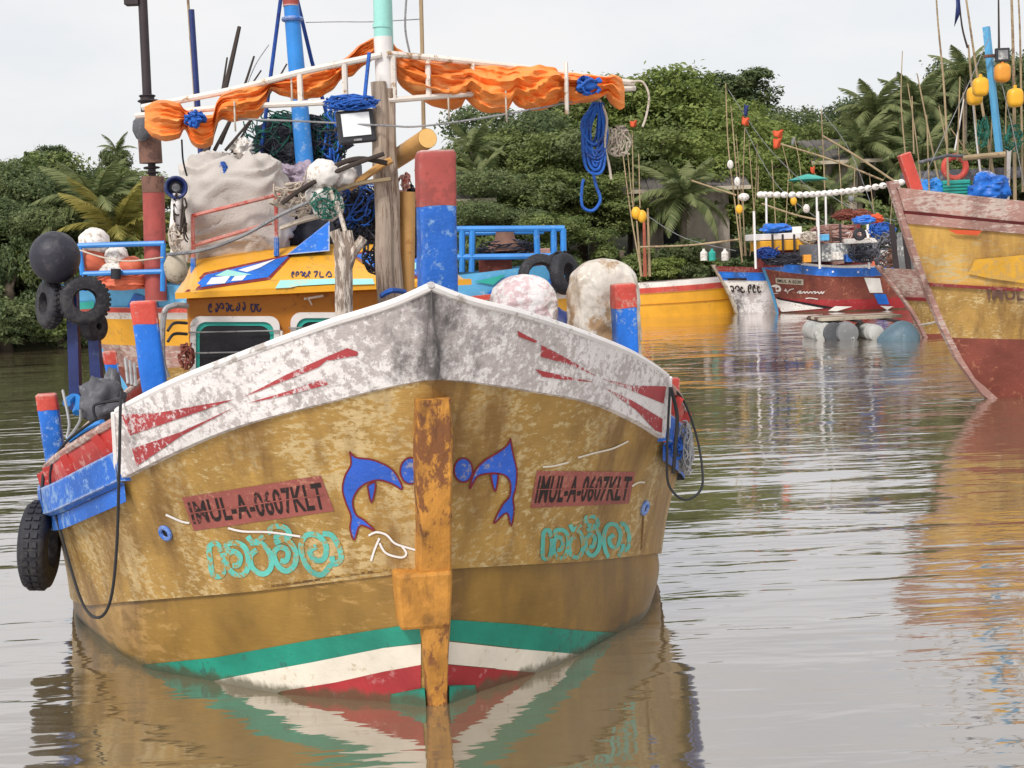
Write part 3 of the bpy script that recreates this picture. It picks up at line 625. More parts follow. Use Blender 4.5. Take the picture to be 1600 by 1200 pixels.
tarp([(611, 60, 82), (622, 78, 128), (650, 90, 150), (680, 93, 166), (705, 96, 171), (720, 97, 168), (728, 99, 155), (742, 101, 168), (765, 103, 176), (790, 104, 175), (802, 105, 158), (812, 104, 168), (840, 103, 173), (866, 105, 166), (872, 112, 158), (900, 115, 162), (930, 118, 158), (946, 120, 150), (956, 117, 162), (970, 121, 172), (976, 138, 168)], aR, 5.1, 'orange tarp bunched along the ladder spar above the coiled blue rope')
def rope(name, pts, r, m, label=None, cat='rope', parent=None, n=6, seg=6, group=None):
    q = MB(); q.tube(spline(pts, seg), r, n); return mk(name, q, m, parent, label=label, cat=cat if parent is None else None, group=group)
for i, (x, y0, y1) in enumerate(((455, 148, 168), (366, 188, 205), (700, 168, 186), (790, 172, 190), (884, 128, 178))):
    f_ = aL if x < 600 else aR
    rope('tarp_tie', [bl(x, y0-30, f_(x)-.14), bl(x+1, y0, f_(x)-.16), bl(x+2, y1, f_(x)-.12)], .006 if i < 4 else .014, 'rope_cream' if i < 4 else 'pole_white', ('cream tie on the tarp over the blue tripod mast', 'cream tie on the tarp beside the blue lashing', 'cream tie on the tarp above the bow bitt', 'cream tie at the deepest sag of the tarp', 'white peg hanging through the tarp near the blue rope coil')[i], 'tie')
# lashings on the tarps
def tangle(name, c, rad, n, r, m, seed, label=None, cat=None, parent=None, pts=7, base=None, kind=None, group=None):
    rnd = random.Random(seed); q = MB(); c = Vector(c)
    if base: q.blob(c, [k*base for k in rad], 14, 9, .25, 2.5, seed)
    for i in range(n):
        w0 = Vector((rnd.uniform(-1, 1), rnd.uniform(-1, 1), rnd.uniform(-1, 1))); p = []
        for _ in range(pts):
            p.append(c+Vector((w0.x*rad[0], w0.y*rad[1], w0.z*rad[2]))); w0 = w0+Vector((rnd.gauss(0, .42), rnd.gauss(0, .42), rnd.gauss(-.04, .42)))
            if w0.length > 1.15: w0 = w0*(1.05/w0.length)
        q.tube(spline(p, 5), r*rnd.uniform(.7, 1.2), 5, False)
    return mk(name, q, m, parent, label=label, cat=cat, kind=kind, group=group)
tangle('blue_lashing', bl(305, 186, aL(305)-.16), (.06, .05, .05), 9, .010, 'rope_blue', 3, 'blue rope lashing knotted round the tarp end by the dark mast', 'rope', base=.7)
tangle('blue_lashing', bl(920, 133, aR(920)-.16), (.08, .05, .055), 10, .010, 'rope_blue', 4, 'blue rope lashing round the tarp above the coiled blue rope', 'rope', base=.7)
tangle('blue_net_roll', bl(548, 160, 1.22), (.16, .05, .045), 60, .0042, 'rope_blue', 5, 'tangled blue netting on the spar above the floodlight', 'netting')
rope('halyard', [bl(577, 82, 1.2), bl(574, 110, 1.2), bl(570, 150, 1.2)], .012, 'rope_blue', 'short blue rope hanging beside the foremast head')
rope('stay_wire', [bl(330, 184, 1.6), bl(480, 190, 1.3), bl(600, 196, 1.2), bl(660, 197, 1.2), bl(780, 180, 1.3), bl(930, 152, 1.6)], .006, 'rope_grey', 'thin grey line slung under both ladder spars', 'line')
rope('curved_line', [bl(986, 128, 1.7), bl(1004, 128, 1.7), bl(1014, 150, 1.7), bl(1010, 180, 1.7), bl(1004, 198, 1.7)], .008, 'rope_cream', 'cream line curling from the spar end', 'line')
rope('dangling_string', [bl(284, 218, 1.8), bl(286, 250, 1.8), bl(292, 275, 1.8)], .006, 'rope_dark', 'thin dark cord hanging from the bunched tarp', 'cord')
rope('pennant_line', [bl(637, -30, 1.8), bl(633, 40, 1.8), bl(640, 82, 1.8)], .007, 'rope_grey', 'thin line dropping beside the turquoise mast pipe', 'line')
rope('thin_pole_line', [bl(657, -30, 2.0), bl(660, 90, 2.0), bl(662, 200, 2.0), bl(668, 470, 2.0)], .014, 'pole_tan', 'slim upright rod rising behind the foremast', 'rod')
# coiled blue rope and pale net coil hanging at spar end
def hang_coil(name, px0, py0, px1, py1, a, n, r, m, seed, label, rag=7):
    rnd = random.Random(seed); q = MB()
    for i in range(n):
        l_ = px0+rnd.uniform(0, 1)*(px1-px0)*.35; r_ = px1-rnd.uniform(0, 1)*(px1-px0)*.35; bt = py1-rnd.uniform(0, .45)*(py1-py0); tx = (px0+px1)/2+rnd.uniform(-rag, rag)
        aa = a+rnd.uniform(-.05, .05)
        q.tube(spline([bl(tx+6, py0, aa), bl(r_, py0+.35*(bt-py0), aa+.02), bl(r_-3, bt-12, aa), bl((l_+r_)/2, bt, aa-.02), bl(l_+2, bt-14, aa), bl(l_, py0+.4*(bt-py0), aa), bl(tx+4, py0, aa+.01)], 6), r, 5)
    return mk(name, q, m, label=label, cat='rope')
hang_coil('coiled_rope', 910, 160, 948, 275, 1.75, 24, .0085, 'rope_blue', 11, 'coil of blue rope hanging from the orange tarp spar')
rope('rope_tail', [bl(922, 240, 1.75), bl(930, 285, 1.75), bl(938, 312, 1.75), bl(926, 329, 1.75), bl(910, 322, 1.75), bl(909, 295, 1.75), bl(912, 280, 1.75)], .011, 'rope_blue', 'loose loop of blue rope hanging below the coil')
rope('rope_tail', [bl(936, 155, 1.72), bl(948, 185, 1.72), bl(945, 225, 1.72), bl(952, 260, 1.75), bl(955, 280, 1.75)], .009, 'rope_cream', 'cream rope hanging beside the blue coil')
tangle('net_coil', bl(966, 220, 1.75), (.085, .04, .10), 26, .0048, 'rope_cream', 12, 'pale pinkish net coil hanging beside the blue rope', 'net')

# --- cabin
CA = 3.35
def cb(px, py): return bl(px, py, CA)
wl = cb(291, 470); wr = cb(712, 452); zl = .75
sL = (wl-S0).dot(NX); sR = (wr-S0).dot(NX); zt = (wl.z+wr.z)/2+.03; CL = 3.6
q = MB(); q.hexa([b_(sL, CA, zl), b_(sR, CA, zl), b_(sR, CA+CL, zl), b_(sL, CA+CL, zl), b_(sL, CA, zt), b_(sR, CA, zt), b_(sR, CA+CL, zt), b_(sL, CA+CL, zt)])
WALL = mk('cabin_wall', q, 'wall_orange', BOAT, bevel=.02, smooth=False); TW = bvh(q)
eL = (bl(274, 468, CA-.14)-S0); eR = (bl(737, 444, CA-.14)-S0); s0, s1 = eL.dot(NX), eR.dot(NX); ze = (eL.z+eR.z)/2
def roofp(u, v, dz=0):
    """v 0 = front eave, .18 crown edge, 1 = aft"""
    s = s0+(s1-s0)*u; cr = .10*(1-(2*u-1)**2)
    prof = ((0, 0, 0), (.0, .045, 0), (.16, .045+.21, 1), (.42, .045+.27, 1), (1, .045+.27, 1))
    i = round(v*4); k, hz, c = prof[i]
    e = min(u, 1-u); edge = min(1, e/.07); inset = 0
    return b_(s, CA-.14+k*(CL+.25), ze+hz*(edge if i >= 2 else 1)+(.045*(1-edge) if i >= 2 else 0)+cr*c*edge+dz)
q = MB(); q.grid(lambda u, v: roofp(u, v), 41, 5); q.grid(lambda u, v: b_(s0+(s1-s0)*u, CA-.14+v*(CL+.25), ze), 2, 2)
ROOF = mk('cabin_roof', q, 'roof_yellow', BOAT, ang=25); TR = bvh(q)
G6 = (240, 230, 3.636)
G9 = (440, 200, 4.0)
paint('roof_panel', [z_([(178, 825), (288, 715), (800, 605), (660, 755)], *G6)], 'maroon', TR, ROOF, .004)
paint('roof_panel', [z_([(215, 808), (300, 730), (770, 622), (650, 742)], *G6)], 'blue_paint', TR, ROOF, .007)
paint('roof_flash', [z_(p, *G6) for p in ([(300, 787), (330, 748), (440, 735), (405, 780)], [(440, 767), (462, 738), (530, 733), (505, 762)], [(480, 704), (695, 640), (600, 692), (530, 716)])], 'white_paint', TR, ROOF, .010)
paint('roof_flash', [z_(p, *G6) for p in ([(350, 737), (420, 702), (560, 730), (430, 740)], [(690, 802), (720, 762), (1040, 752), (1040, 782)])], 'cyan_pipe', TR, ROOF, .010)
paint('roof_panel', [z_([(430, 792), (545, 768), (850, 800), (850, 942), (760, 938), (620, 930), (520, 860)], *G9)], 'maroon', TR, ROOF, .004)
paint('roof_panel', [z_([(460, 800), (545, 780), (845, 815), (845, 925), (640, 915), (540, 850)], *G9)], 'blue_paint', TR, ROOF, .007)
paint('roof_flash', [z_(p, *G9) for p in ([(540, 795), (630, 805), (840, 835), (620, 838)], [(640, 880), (760, 860), (840, 915), (700, 910)])], 'white_paint', TR, ROOF, .010)
paint('roof_flash', [z_(p, *G9) for p in ([(750, 850), (840, 848), (840, 890), (770, 885)], [(430, 950), (570, 948), (580, 975), (440, 980)])], 'cyan_pipe', TR, ROOF, .010)
def squig(x0, x1, y0, y1, n, sl, seed):
    rnd = random.Random(seed); o = []; wd = (x1-x0)/n
    for i in range(n):
        cx = x0+wd*(i+.5); cy = (y0+y1)/2+sl*(cx-x0); rx, ry = wd*.36, (y1-y0)*.42; st = rnd.uniform(0, 6); k = rnd.uniform(4.2, 5.8)
        o.append([(cx+rx*math.cos(st+k*j/7)*(1 if j < 6 else .2), cy+ry*math.sin(st+k*j/7)*(1 if j < 6 else .3)) for j in range(8)])
    return o
strokes('cabin_lettering', squig(325, 384, 474, 489, 7, -.05, 1)+squig(391, 409, 469, 489, 2, -.05, 2), 2.2, 'navy_letter', TW, WALL, .005)
strokes('roof_lettering', squig(455, 487, 425, 435, 5, -.03, 3)+[[(490, 426), (496, 425), (492, 434)], [(500, 425), (500, 433), (506, 433)], [(509, 432), (514, 425), (518, 432), (512, 433)]], 1.8, 'navy_letter', TR, ROOF, .006)
# windows: rounded frames with bars
def rrect(x0, x1, y0, y1, r, n=6):
    o = []
    for cx, cy, a0 in ((x1-r, y1-r, 0), (x0+r, y1-r, 90), (x0+r, y0+r, 180), (x1-r, y0+r, 270)):
        for i in range(n+1): a = R_(a0+90*i/n); o.append((cx+r*math.cos(a), cy+r*math.sin(a)))
    return o
def window(x0, x1, y0, y1):
    def ring(ofs, dep): return [bl(x, y, CA-dep) for x, y in rrect(x0+ofs, x1-ofs, y0+ofs, y1-ofs, 16)]
    q = MB(); A0 = ring(0, .0); A1 = ring(0, .035); A2 = ring(9, .035); A3 = ring(9, 0); n = len(A0)
    for P, Q in ((A0, A1), (A1, A2), (A2, A3)):
        q.add(P+Q, [(i, (i+1) % n, n+(i+1) % n, n+i) for i in range(n)])
    o = mk('window_frame', q, 'white_paint', WALL)
    q = MB(); A2 = ring(9, .02); A3 = ring(15, .02)
    q.add(A2+A3, [(i, (i+1) % n, n+(i+1) % n, n+i) for i in range(n)]); mk('window_seal', q, 'teal', o)
    q = MB(); q.add(ring(13, .012), [tuple(range(n))]); mk('window_pane', q, 'glass_dark', o, smooth=False)
    for fy in (.22, .5, .75):
        y = y0+(y1-y0)*fy; q = MB(); q.tube([bl(x0-3, y, CA-.05), bl(x1+2, y-3, CA-.05)], .006, 6); mk('window_bar', q, 'grey_metal', o)
window(297, 437, 494, 610); window(454, 600, 488, 600); window(620, 700, 486, 596)
q = MB(); q.tube([bl(440, 517, CA-.05), bl(440, 545, CA-.05)], .012, 6); mk('grab_handle', q, 'pole_white', WALL)
q = MB(); q.tube([bl(475, 467, CA-.05), bl(505, 462, CA-.05)], .010, 6); q.tube([bl(482, 466, CA-.05), bl(487, 476, CA-.01)], .007, 5); mk('hinge_arm', q, 'pole_white', WALL)
q = MB(); q.tube(spline([bl(292, 478, CA-.1), bl(270, 478, CA-.25), bl(256, 492, CA-.3), bl(254, 560, CA-.3), bl(262, 590, CA-.3)], 5), .022, 8); mk('grab_rail', q, 'grey_metal', BOAT)
for yy in (505, 522): 
    q = MB(); q.tube(spline([bl(292, yy, CA-.05), bl(272, yy, CA-.15), bl(262, yy+12, CA-.2)], 5), .012, 6); mk('grab_rail', q, 'black_metal', BOAT)
# red roof rails
def roofrail(pts, r=.016, m='bright_red', nm='roof_rail'):
    q = MB(); q.tube(pts, r, 7); return mk(nm, q, m, ROOF)
RA = CA+.35
roofrail([bl(302, 337, RA), bl(452, 300, RA)]); roofrail([bl(302, 384, RA), bl(425, 348, RA)])
for (x, y0, y1) in ((301, 336, 425), (431, 303, 392)):
    roofrail([bl(x, y0, RA), bl(x+1, y1-22, RA)], nm='roof_rail_post'); roofrail([bl(x+1, y1-22, RA), bl(x+1, y1+8, RA)], .022, 'blue_paint', 'rail_socket')
roofrail([bl(452, 300, RA), bl(500, 292, RA+1.4)]); roofrail([bl(302, 337, RA), bl(290, 336, RA+1.6)])
# blue tripod mast on the cabin roof
MA = CA+1.3
q = MB(); q.tube([bl(450, -60, MA), bl(455, 8, MA), bl(462, 90, MA), bl(476, 255, MA), bl(480, 330, MA)], [.062, .065, .07, .078, .08], 14); TM = mk('tripod_mast', q, 'blue_pipe', BOAT)
q = MB(); q.tube([bl(452, -40, MA), bl(454.5, 10, MA)], .068, 14); mk('mast_band', q, 'mast_red', TM)
q = MB(); q.torus(bl(457, 30, MA), .075, .02, None, 18, 7); mk('mast_collar', q, 'blue_paint', TM)
for p in ([(441, -20), (424, 110), (405, 260), (398, 345)], [(462, -10), (487, 95), (507, 165), (528, 250), (536, 330)]):
    q = MB(); q.tube([bl(x, y, MA+.25) for x, y in p], .017, 8); mk('mast_leg', q, 'net_blue', TM)
rope('aerial_wire', [bl(478, 35, MA), bl(530, 34, MA-.5), bl(580, 34, MA-1.2), bl(655, 30, 2.0)], .004, 'rope_grey', 'thin aerial wire between the blue tripod mast and rod', 'wire')
rope('aerial_wire', [bl(420, 70, MA), bl(400, 100, MA), bl(385, 135, MA)], .004, 'rope_grey', 'short wire beside the upper blue tripod leg', 'wire')
for side, x in ((0, 445), (1, 520)):
    q = MB(); P = [bl(448+x*.0, 392, CA+.4)] if 0 else None
q = MB(); q.add([bl(448, 398, CA+.3), bl(515, 345, CA+.55), bl(515, 392, CA+.3), bl(470, 395, CA+.9)], [(0, 2, 1), (0, 1, 3), (1, 2, 3), (0, 3, 2)]); mk('mast_foot', q, 'blue_paint', TM, smooth=False)
nbz = bl(470, 228, CA+1.75).z-.16; P = bl(470, 300, CA+1.85); zr = ze+.28
q = MB(); q.box((P.x, P.y, (nbz+zr)/2), (1.05, .7, nbz-zr), Matrix.Rotation(TH, 3, 'Z')); mk('roof_locker', q, 'grey_tarp', ROOF, bevel=.04, smooth=False)
P = bl(468, 320, CA+1.1); zc_ = bl(466, 305, CA+1.1).z; q = MB(); q.box((P.x, P.y, (zc_+zr)/2), (.42, .3, zc_-zr), Matrix.Rotation(TH, 3, 'Z')); mk('roof_crate', q, 'net_dark', ROOF, bevel=.03, smooth=False)

# ------------------------------------------------------------------ THINGS ON THE MAIN BOAT
def cloth_bag(name, c, rad, m, label, cat, seed, p=3.0, amp=.05, tie=True, flat=True, fold=.02, nu=60, nv=40):
    c = Vector(c); q = MB()
    def fn(u, v):
        a = 2*math.pi*u; t = math.pi*(v-.5); ct, st = math.cos(t), math.sin(t); e = 2/p; sg = lambda x: math.copysign(abs(x)**e, x)
        d = Vector((sg(ct)*sg(math.cos(a)), sg(ct)*sg(math.sin(a)), sg(st)))
        n1 = noise.noise(d*1.6+Vector((seed, 0, 0))); n2 = noise.noise(Vector((d.x*2, d.y*2, d.z*7))+Vector((0, seed, 0)))
        k = 1+amp*n1*1.5; top = max(0, st); puck = (1-2*abs(math.sin(a*5.5+2*n1)))*.085*top**1.6*(1 if tie else 0)
        P = Vector((d.x*rad[0]*(k+puck), d.y*rad[1]*(k+puck), d.z*rad[2]*(1+amp*n1+puck)))
        n3 = noise.noise(Vector((d.x*1.4, d.y*1.4, d.z*4))+Vector((seed, seed, 7)))
        P += d*(fold*(1-2*abs(math.sin(d.z*7+n1*5+n3*2.5)))*(.3+.7*abs(ct))+fold*1.5*n3)
        return c+Matrix.Rotation(TH, 3, 'Z') @ P
    q.grid(fn, nu, nv, cu=True); return mk(name, q, m, label=label, cat=cat, ang=80)
BA = CA+.85
sk = bl(366, 334, BA); SKB = cloth_bag('bulk_sack', sk, (.475, .40, .475), 'sack', 'huge beige fabric sack standing behind the red cabin-roof rail', 'sack', 2, p=3.1, fold=.017, amp=.07, nu=90, nv=70)
q = MB(); nk = bl(380, 262, BA-.05)
q.grid(lambda u, v: nk+Vector(((.055+.05*abs(v-.45)*2+.018*math.sin(u*6.283*7))*math.cos(u*6.283), (.055+.05*abs(v-.45)*2+.018*math.sin(u*6.283*7))*math.sin(u*6.283), -.05+.14*v+.02*math.sin(u*19))), 56, 8, cu=True); mk('gathered_neck', q, 'sack', SKB, ang=90)
tangle('sack_tie', bl(345, 268, BA-.3), (.05, .04, .08), 6, .010, 'rope_blue', 21, 'blue cord tied round the top of the beige sack', 'cord')
cloth_bag('small_bag', bl(466, 283, BA+.2), (.18, .16, .15), 'lilac', 'small lilac-grey bag beside the beige sack', 'bag', 5, p=2.4, amp=.12)
cloth_bag('round_bag', bl(378, 237, BA+.5), (.10, .1, .11), 'foam_white', 'rounded pale float on top of the beige sack', 'float', 6, p=2.2)
# net heap
nb = bl(470, 228, BA+.9)
q = MB(); q.blob(nb, (.42, .3, .24), 40, 22, .28, 2.6, 3); NB = mk('net_heap', q, 'net_dark', label='heap of black netting behind the blue tripod mast', cat='netting')
tangle('net_strand', nb+Vector((-.2, -.2, .1)), (.26, .12, .2), 34, .006, 'net_green', 31, parent=NB)
tangle('net_strand', nb+Vector((.28, -.2, 0)), (.14, .14, .26), 30, .006, 'net_green', 32, parent=NB)
tangle('net_strand', nb+Vector((.05, -.22, .0)), (.38, .16, .24), 60, .006, 'net_dark', 33, parent=NB)
tangle('net_strand', nb+Vector((.3, -.25, .02)), (.10, .1, .3), 14, .008, 'rope_blue', 34, parent=NB)
# white floats bundled at the forked post
for i, (px, py, r, lab) in enumerate(((505, 272, .085, 'round white float, highest of the bundle at the forked post'), (500, 305, .07, 'white float under a dark stick in the bundle at the forked post'), (513, 322, .085, 'white float wrapped in green net above the forked post'), (535, 275, .075, 'white float beside the foremast above the sticks'))):
    q = MB(); q.blob(bl(px, py, 1.15+.03*i), (r*1.2, r, r*1.05), 26, 18, .16, 2.4, i); mk('net_float', q, 'foam_white', label=lab, cat='float', group='white floats bundled at the forked post')
tangle('green_net', bl(512, 318, 1.12), (.10, .07, .09), 26, .0036, 'net_green', 41, 'scraps of green net around the white floats', 'netting')
tangle('gear_tangle', bl(560, 335, 1.5), (.17, .14, .20), 60, .0055, 'net_dark', 42, 'dark tangle of ropes beside the foremast', 'ropes', base=.75)
tangle('gear_tangle', bl(560, 320, 1.38), (.14, .08, .15), 22, .0045, 'rope_blue', 43, 'tangle of blue rope beside the foremast', 'ropes')
tangle('gear_tangle', bl(470, 310, 2.2), (.2, .1, .12), 16, .007, 'rope_cream', 44, 'loose cream ropes hanging on the red roof rail', 'ropes')
q = MB(); q.blob(bl(520, 362, CA+1.0), (.62, .3, .26), 30, 18, .25, 2, 8); mk('dark_cover', q, 'net_dark', label='dark covered heap on the cabin roof behind the foremast', cat='heap')
for i, (p, r, m_, lab) in enumerate((([(440, 318), (480, 290), (540, 262), (600, 240)], .014, 'stick', 'dark bent stick crossing the white floats'), ([(470, 300), (520, 262), (560, 248), (605, 255)], .016, 'stick', 'thick dark branch over the white floats'), ([(520, 300), (560, 287), (610, 280)], .014, 'pole_tan', 'pale stick lashed to the foremast above the forked post'), ([(545, 295), (590, 262), (612, 250)], .022, 'bamboo', 'short yellow bamboo leaning on the foremast'))):
    rope('branch', [bl(x, y, 1.1+.04*i) for x, y in p], r, m_, lab, 'stick')
rope('branch', [bl(541, 368, 1.02), bl(530, 330, 1.08), bl(515, 295, 1.12), bl(508, 262, 1.14)], .014, 'driftwood', 'pale upright branch holding the white floats above the forked post', 'stick')
tangle('gear_tangle', bl(643, 345, 1.75), (.05, .10, .24), 46, .0055, 'net_dark', 46, 'black netting hanging between the bamboo prop and the bow bitt', 'netting', base=.6)
tangle('gear_tangle', bl(632, 285, 1.5), (.04, .05, .06), 10, .007, 'bright_red', 47, 'scrap of red rope beside the bamboo log', 'rope')
tangle('gear_tangle', bl(590, 400, 1.9), (.10, .10, .12), 24, .006, 'net_dark', 48, 'dark cords at the foot of the foremast', 'ropes')
tangle('gear_tangle', bl(500, 290, 1.25), (.14, .06, .12), 16, .005, 'rope_cream', 49, 'pale cords twisted among the white floats', 'ropes')
rope('slack_rope', [bl(262, 398, 2.9), bl(320, 390, 2.4), bl(380, 368, 1.9), bl(440, 335, 1.5), bl(490, 312, 1.2)], .013, 'rope_grey', 'grey rope running from the tan float up to the white floats', 'rope')
rope('slack_rope', [bl(440, 356, 1.6), bl(480, 342, 1.4), bl(530, 330, 1.2)], .018, 'rope_cream', 'pale rope end under the white floats', 'rope')
# bamboo log
A = bl(668, 216, 1.0); B = bl(598, 262, 1.9); q = MB(); q.tube([A, A.lerp(B, .5), B], .062, 16, False); LOG = mk('bamboo_log', q, 'bamboo', label='thick yellow bamboo log pointing out beside the foremast', cat='log')
q = MB(); dz = (A-B).normalized(); q.lathe([(0, .001), (.060, .001)], A, dz.to_track_quat('Z', 'Y').to_matrix(), 18); mk('cut_end', q, 'bamboo_end', LOG)
# floodlight
FC = bl(556, 198, 1.25)
Mf = Matrix.Rotation(TH, 3, 'Z') @ Matrix.Rotation(R_(-4), 3, 'Y')
FLD = empty('floodlight', FC, TH, 'black framed floodlight with white face fixed beside the foremast', 'floodlight')
q = MB(); q.box(FC, (.235, .05, .205), Mf); mk('housing', q, 'black_metal', FLD, bevel=.012, smooth=False)
q = MB(); q.box(FC+Mf @ Vector((0, -.027, .012)), (.175, .01, .14), Mf); gl = mk('lens', q, 'lamp_glass', FLD, smooth=False)
q = MB(); q.box(FC+Mf @ Vector((0, -.028, -.083)), (.05, .01, .012), Mf); mk('maker_mark', q, 'grey_metal', FLD, smooth=False)
q = MB(); q.tube([FC+Mf @ Vector((-.125, 0, 0)), FC+Mf @ Vector((-.125, .1, 0)), FC+Mf @ Vector((.125, .1, 0)), FC+Mf @ Vector((.125, 0, 0))], .010, 6); q.tube([FC+Mf @ Vector((.1, .1, 0)), FC+Mf @ Vector((.24, .06, 0))], .012, 6); mk('bracket', q, 'black_metal', FLD)
# sticks bundle
for i, (x0, y0, x1, y1, r, k) in enumerate(((405, 40, 340, 245, .022, .03), (374, 42, 318, 250, .03, .02), (355, 90, 322, 245, .014, .02), (397, 88, 335, 235, .016, .03), (408, 110, 345, 225, .012, -.03), (448, 100, 352, 235, .013, .04), (393, 188, 362, 240, .014, .0))):
    if i == 0: continue
    A = bl(x0, y0, BA+.5+.04*i); B = bl(x1, y1, BA+.2+.04*i); mid = A.lerp(B, .5)+NX*k
    q = MB(); q.tube(spline([A, mid, B], 6), [r*(.55+.45*j/12) for j in range(13)], 7)
    lab = ('', 'tallest dark stick standing behind the beige sack', 'short thin dark stick left of the tallest stick behind the sack', 'crooked dark stick behind the tarp and the beige sack', 'thin twig leaning among the sticks behind the sack', 'longest leaning stick reaching towards the blue tripod mast', 'dark stick stub rising straight from the beige sack')[i]
    mk('stick', q, 'stick', label=lab, cat='stick', group='sticks behind the sack')
A = bl(291, -40, BA+1); B = bl(312, 215, BA+1); q = MB(); q.tube([bl(299, 15, BA+1), B, bl(327, 425, BA+1)], .026, 9); mk('navy_pole', q, 'navy', label='navy blue pole rising behind the orange tarp end', cat='pole')
q = MB(); q.tube([A+AX*.1, bl(305, 165, BA+1.1), bl(327, 425, BA+1.1)], .012, 7); mk('bamboo_rod', q, 'pole_tan', label='thin tan rod alongside the navy blue pole', cat='rod')
# horn speaker
HC = bl(275, 293, BA-.6); Mh = (CAM-HC).normalized().to_track_quat('Z', 'Y').to_matrix()
HS = empty('horn_speaker', HC, TH, 'white horn loudspeaker with dark navy mouth beside the red mast', 'loudspeaker')
q = MB(); q.lathe([(.08, 0), (.085, .004), (.08, .012), (.055, -.03), (.035, -.10), (.03, -.2)][1:], HC, Mh, 24); mk('horn', q, 'navy', HS)
q = MB(); q.torus(HC, .078, .012, Mh, 26, 8); mk('rim', q, 'navy', HS)
q = MB(); q.lathe([(.0, -.02), (.03, -.02), (.034, -.05)], HC+Mh @ Vector((0, 0, .015)), Mh, 16); mk('centre_cone', q, 'grey_tarp', HS)
q = MB(); q.tube(spline([HC+Vector((0, .06, -.05)), bl(275, 340, BA-.55), bl(270, 395, BA-.5)], 5), [.05]*4+[.045]*4+[.02]*3, 10); mk('stand', q, 'white_paint', HS)
# tan ball float hanging beside the cabin
q = MB(); q.blob(bl(275, 419, 2.9), (.085, .085, .118), 24, 16, .05, 2, 4); TF = mk('ball_float', q, 'foam_tan', label='tan egg-shaped float hanging at the corner of the yellow cabin roof', cat='float')
tangle('float_cord', bl(275, 372, 2.9), (.05, .05, .10), 8, .006, 'rope_cream', 51, parent=TF)
tangle('rope_bundle', bl(283, 345, 3.6), (.05, .05, .24), 8, .006, 'stick', 52, 'dark bundle of cords hanging beside the red mast', 'ropes')
# dark blue side posts with tyres and black ball
def tyre(name, c, R, r, axis, label, m='rubber', tread=True, group=None):
    Mq = Vector(axis).normalized().to_track_quat('Z', 'Y').to_matrix(); e = empty(name, c, 0, label, 'tyre', group)
    prof = []; q = MB(); n = 36; w_ = r*.95
    pr = [(R-2*r+.02, -w_*.55), (R-1.6*r, -w_), (R-.6*r, -w_*1.05), (R-.12*r, -w_*.85), (R, -w_*.5), (R, w_*.5), (R-.12*r, w_*.85), (R-.6*r, w_*1.05), (R-1.6*r, w_), (R-2*r+.02, w_*.55), (R-1.85*r, 0)]
    def fn(u, v):
        i = round(v*len(pr)) % len(pr); a = 2*math.pi*u; rr, zz = pr[i]; return Vector(c)+Mq @ Vector((rr*math.cos(a), rr*math.sin(a), zz))
    q.grid(fn, n, len(pr), True, True); o = mk('casing', q, m, e, ang=50)
    if tread:
        q = MB()
        for i in range(30):
            a = 2*math.pi*i/30; ca, sa = math.cos(a), math.sin(a); T = Matrix(((ca, -sa, 0), (sa, ca, 0), (0, 0, 1)))
            for zz in (-.3, .3): q.box(Vector(c)+Mq @ (T @ Vector((R+.004, 0, zz*w_))), (.014, 2*math.pi*R/30*.6, w_*.42), Mq @ T)
        mk('tread', q, m, e, smooth=False)
    return e
PA = 3.0
for (x0, y0, x1, y1) in ((113, 440, 119, 640), (147, 520, 154, 630)):
    q = MB(); q.beam(bl(x0, y0, PA), bl(x1, y1, PA), .075, .075); mk('side_post', q, 'navy', BOAT, smooth=False)
q = MB(); q.beam(bl(112, 447, PA), bl(155, 450, PA), .05, .05); mk('side_post_rail', q, 'navy', BOAT, smooth=False)
q = MB(); q.blob(bl(86, 402, PA-.15), (.175, .175, .185), 36, 24, .01); BB = mk('ball_buoy', q, 'buoy_black', label='big black ball buoy hung above the old tyres', cat='buoy')
q = MB(); q.tube(spline([bl(86, 438, PA-.15), bl(95, 448, PA-.1), bl(112, 450, PA-.05)], 4), .012, 6); mk('buoy_rope', q, 'rope_dark', BB)
tyre('hung_tyre', bl(132, 470, PA-.2), .172, .052, (CAM-bl(132, 470, PA)).normalized()+Vector((.15, 0, 0)), 'old black tyre hung facing outwards on the navy side post', group='tyres hung on the navy posts')
tyre('hung_tyre', bl(78, 475, PA-.05), .17, .055, Vector((-.75, -.62, .1)), 'old black tyre hung edgeways below the black ball buoy', group='tyres hung on the navy posts')
tyre('hung_tyre', bl(147, 510, PA), .11, .05, Vector((.9, -.4, 0)), 'small black tyre tucked behind the outward-facing tyre', group='tyres hung on the navy posts', tread=False)
tyre('old_tyre', bl(62, 852, 2.45), .30, .095, -NX+Vector((0, .12, .08)), 'black tyre fender hanging against the hull below the blue rail')
rope('fender_rope', [bl(72, 800, 2.3), bl(66, 770, 2.3), bl(68, 742, 2.4)], .014, 'rope_dark', 'dark rope holding the tyre fender', 'rope')
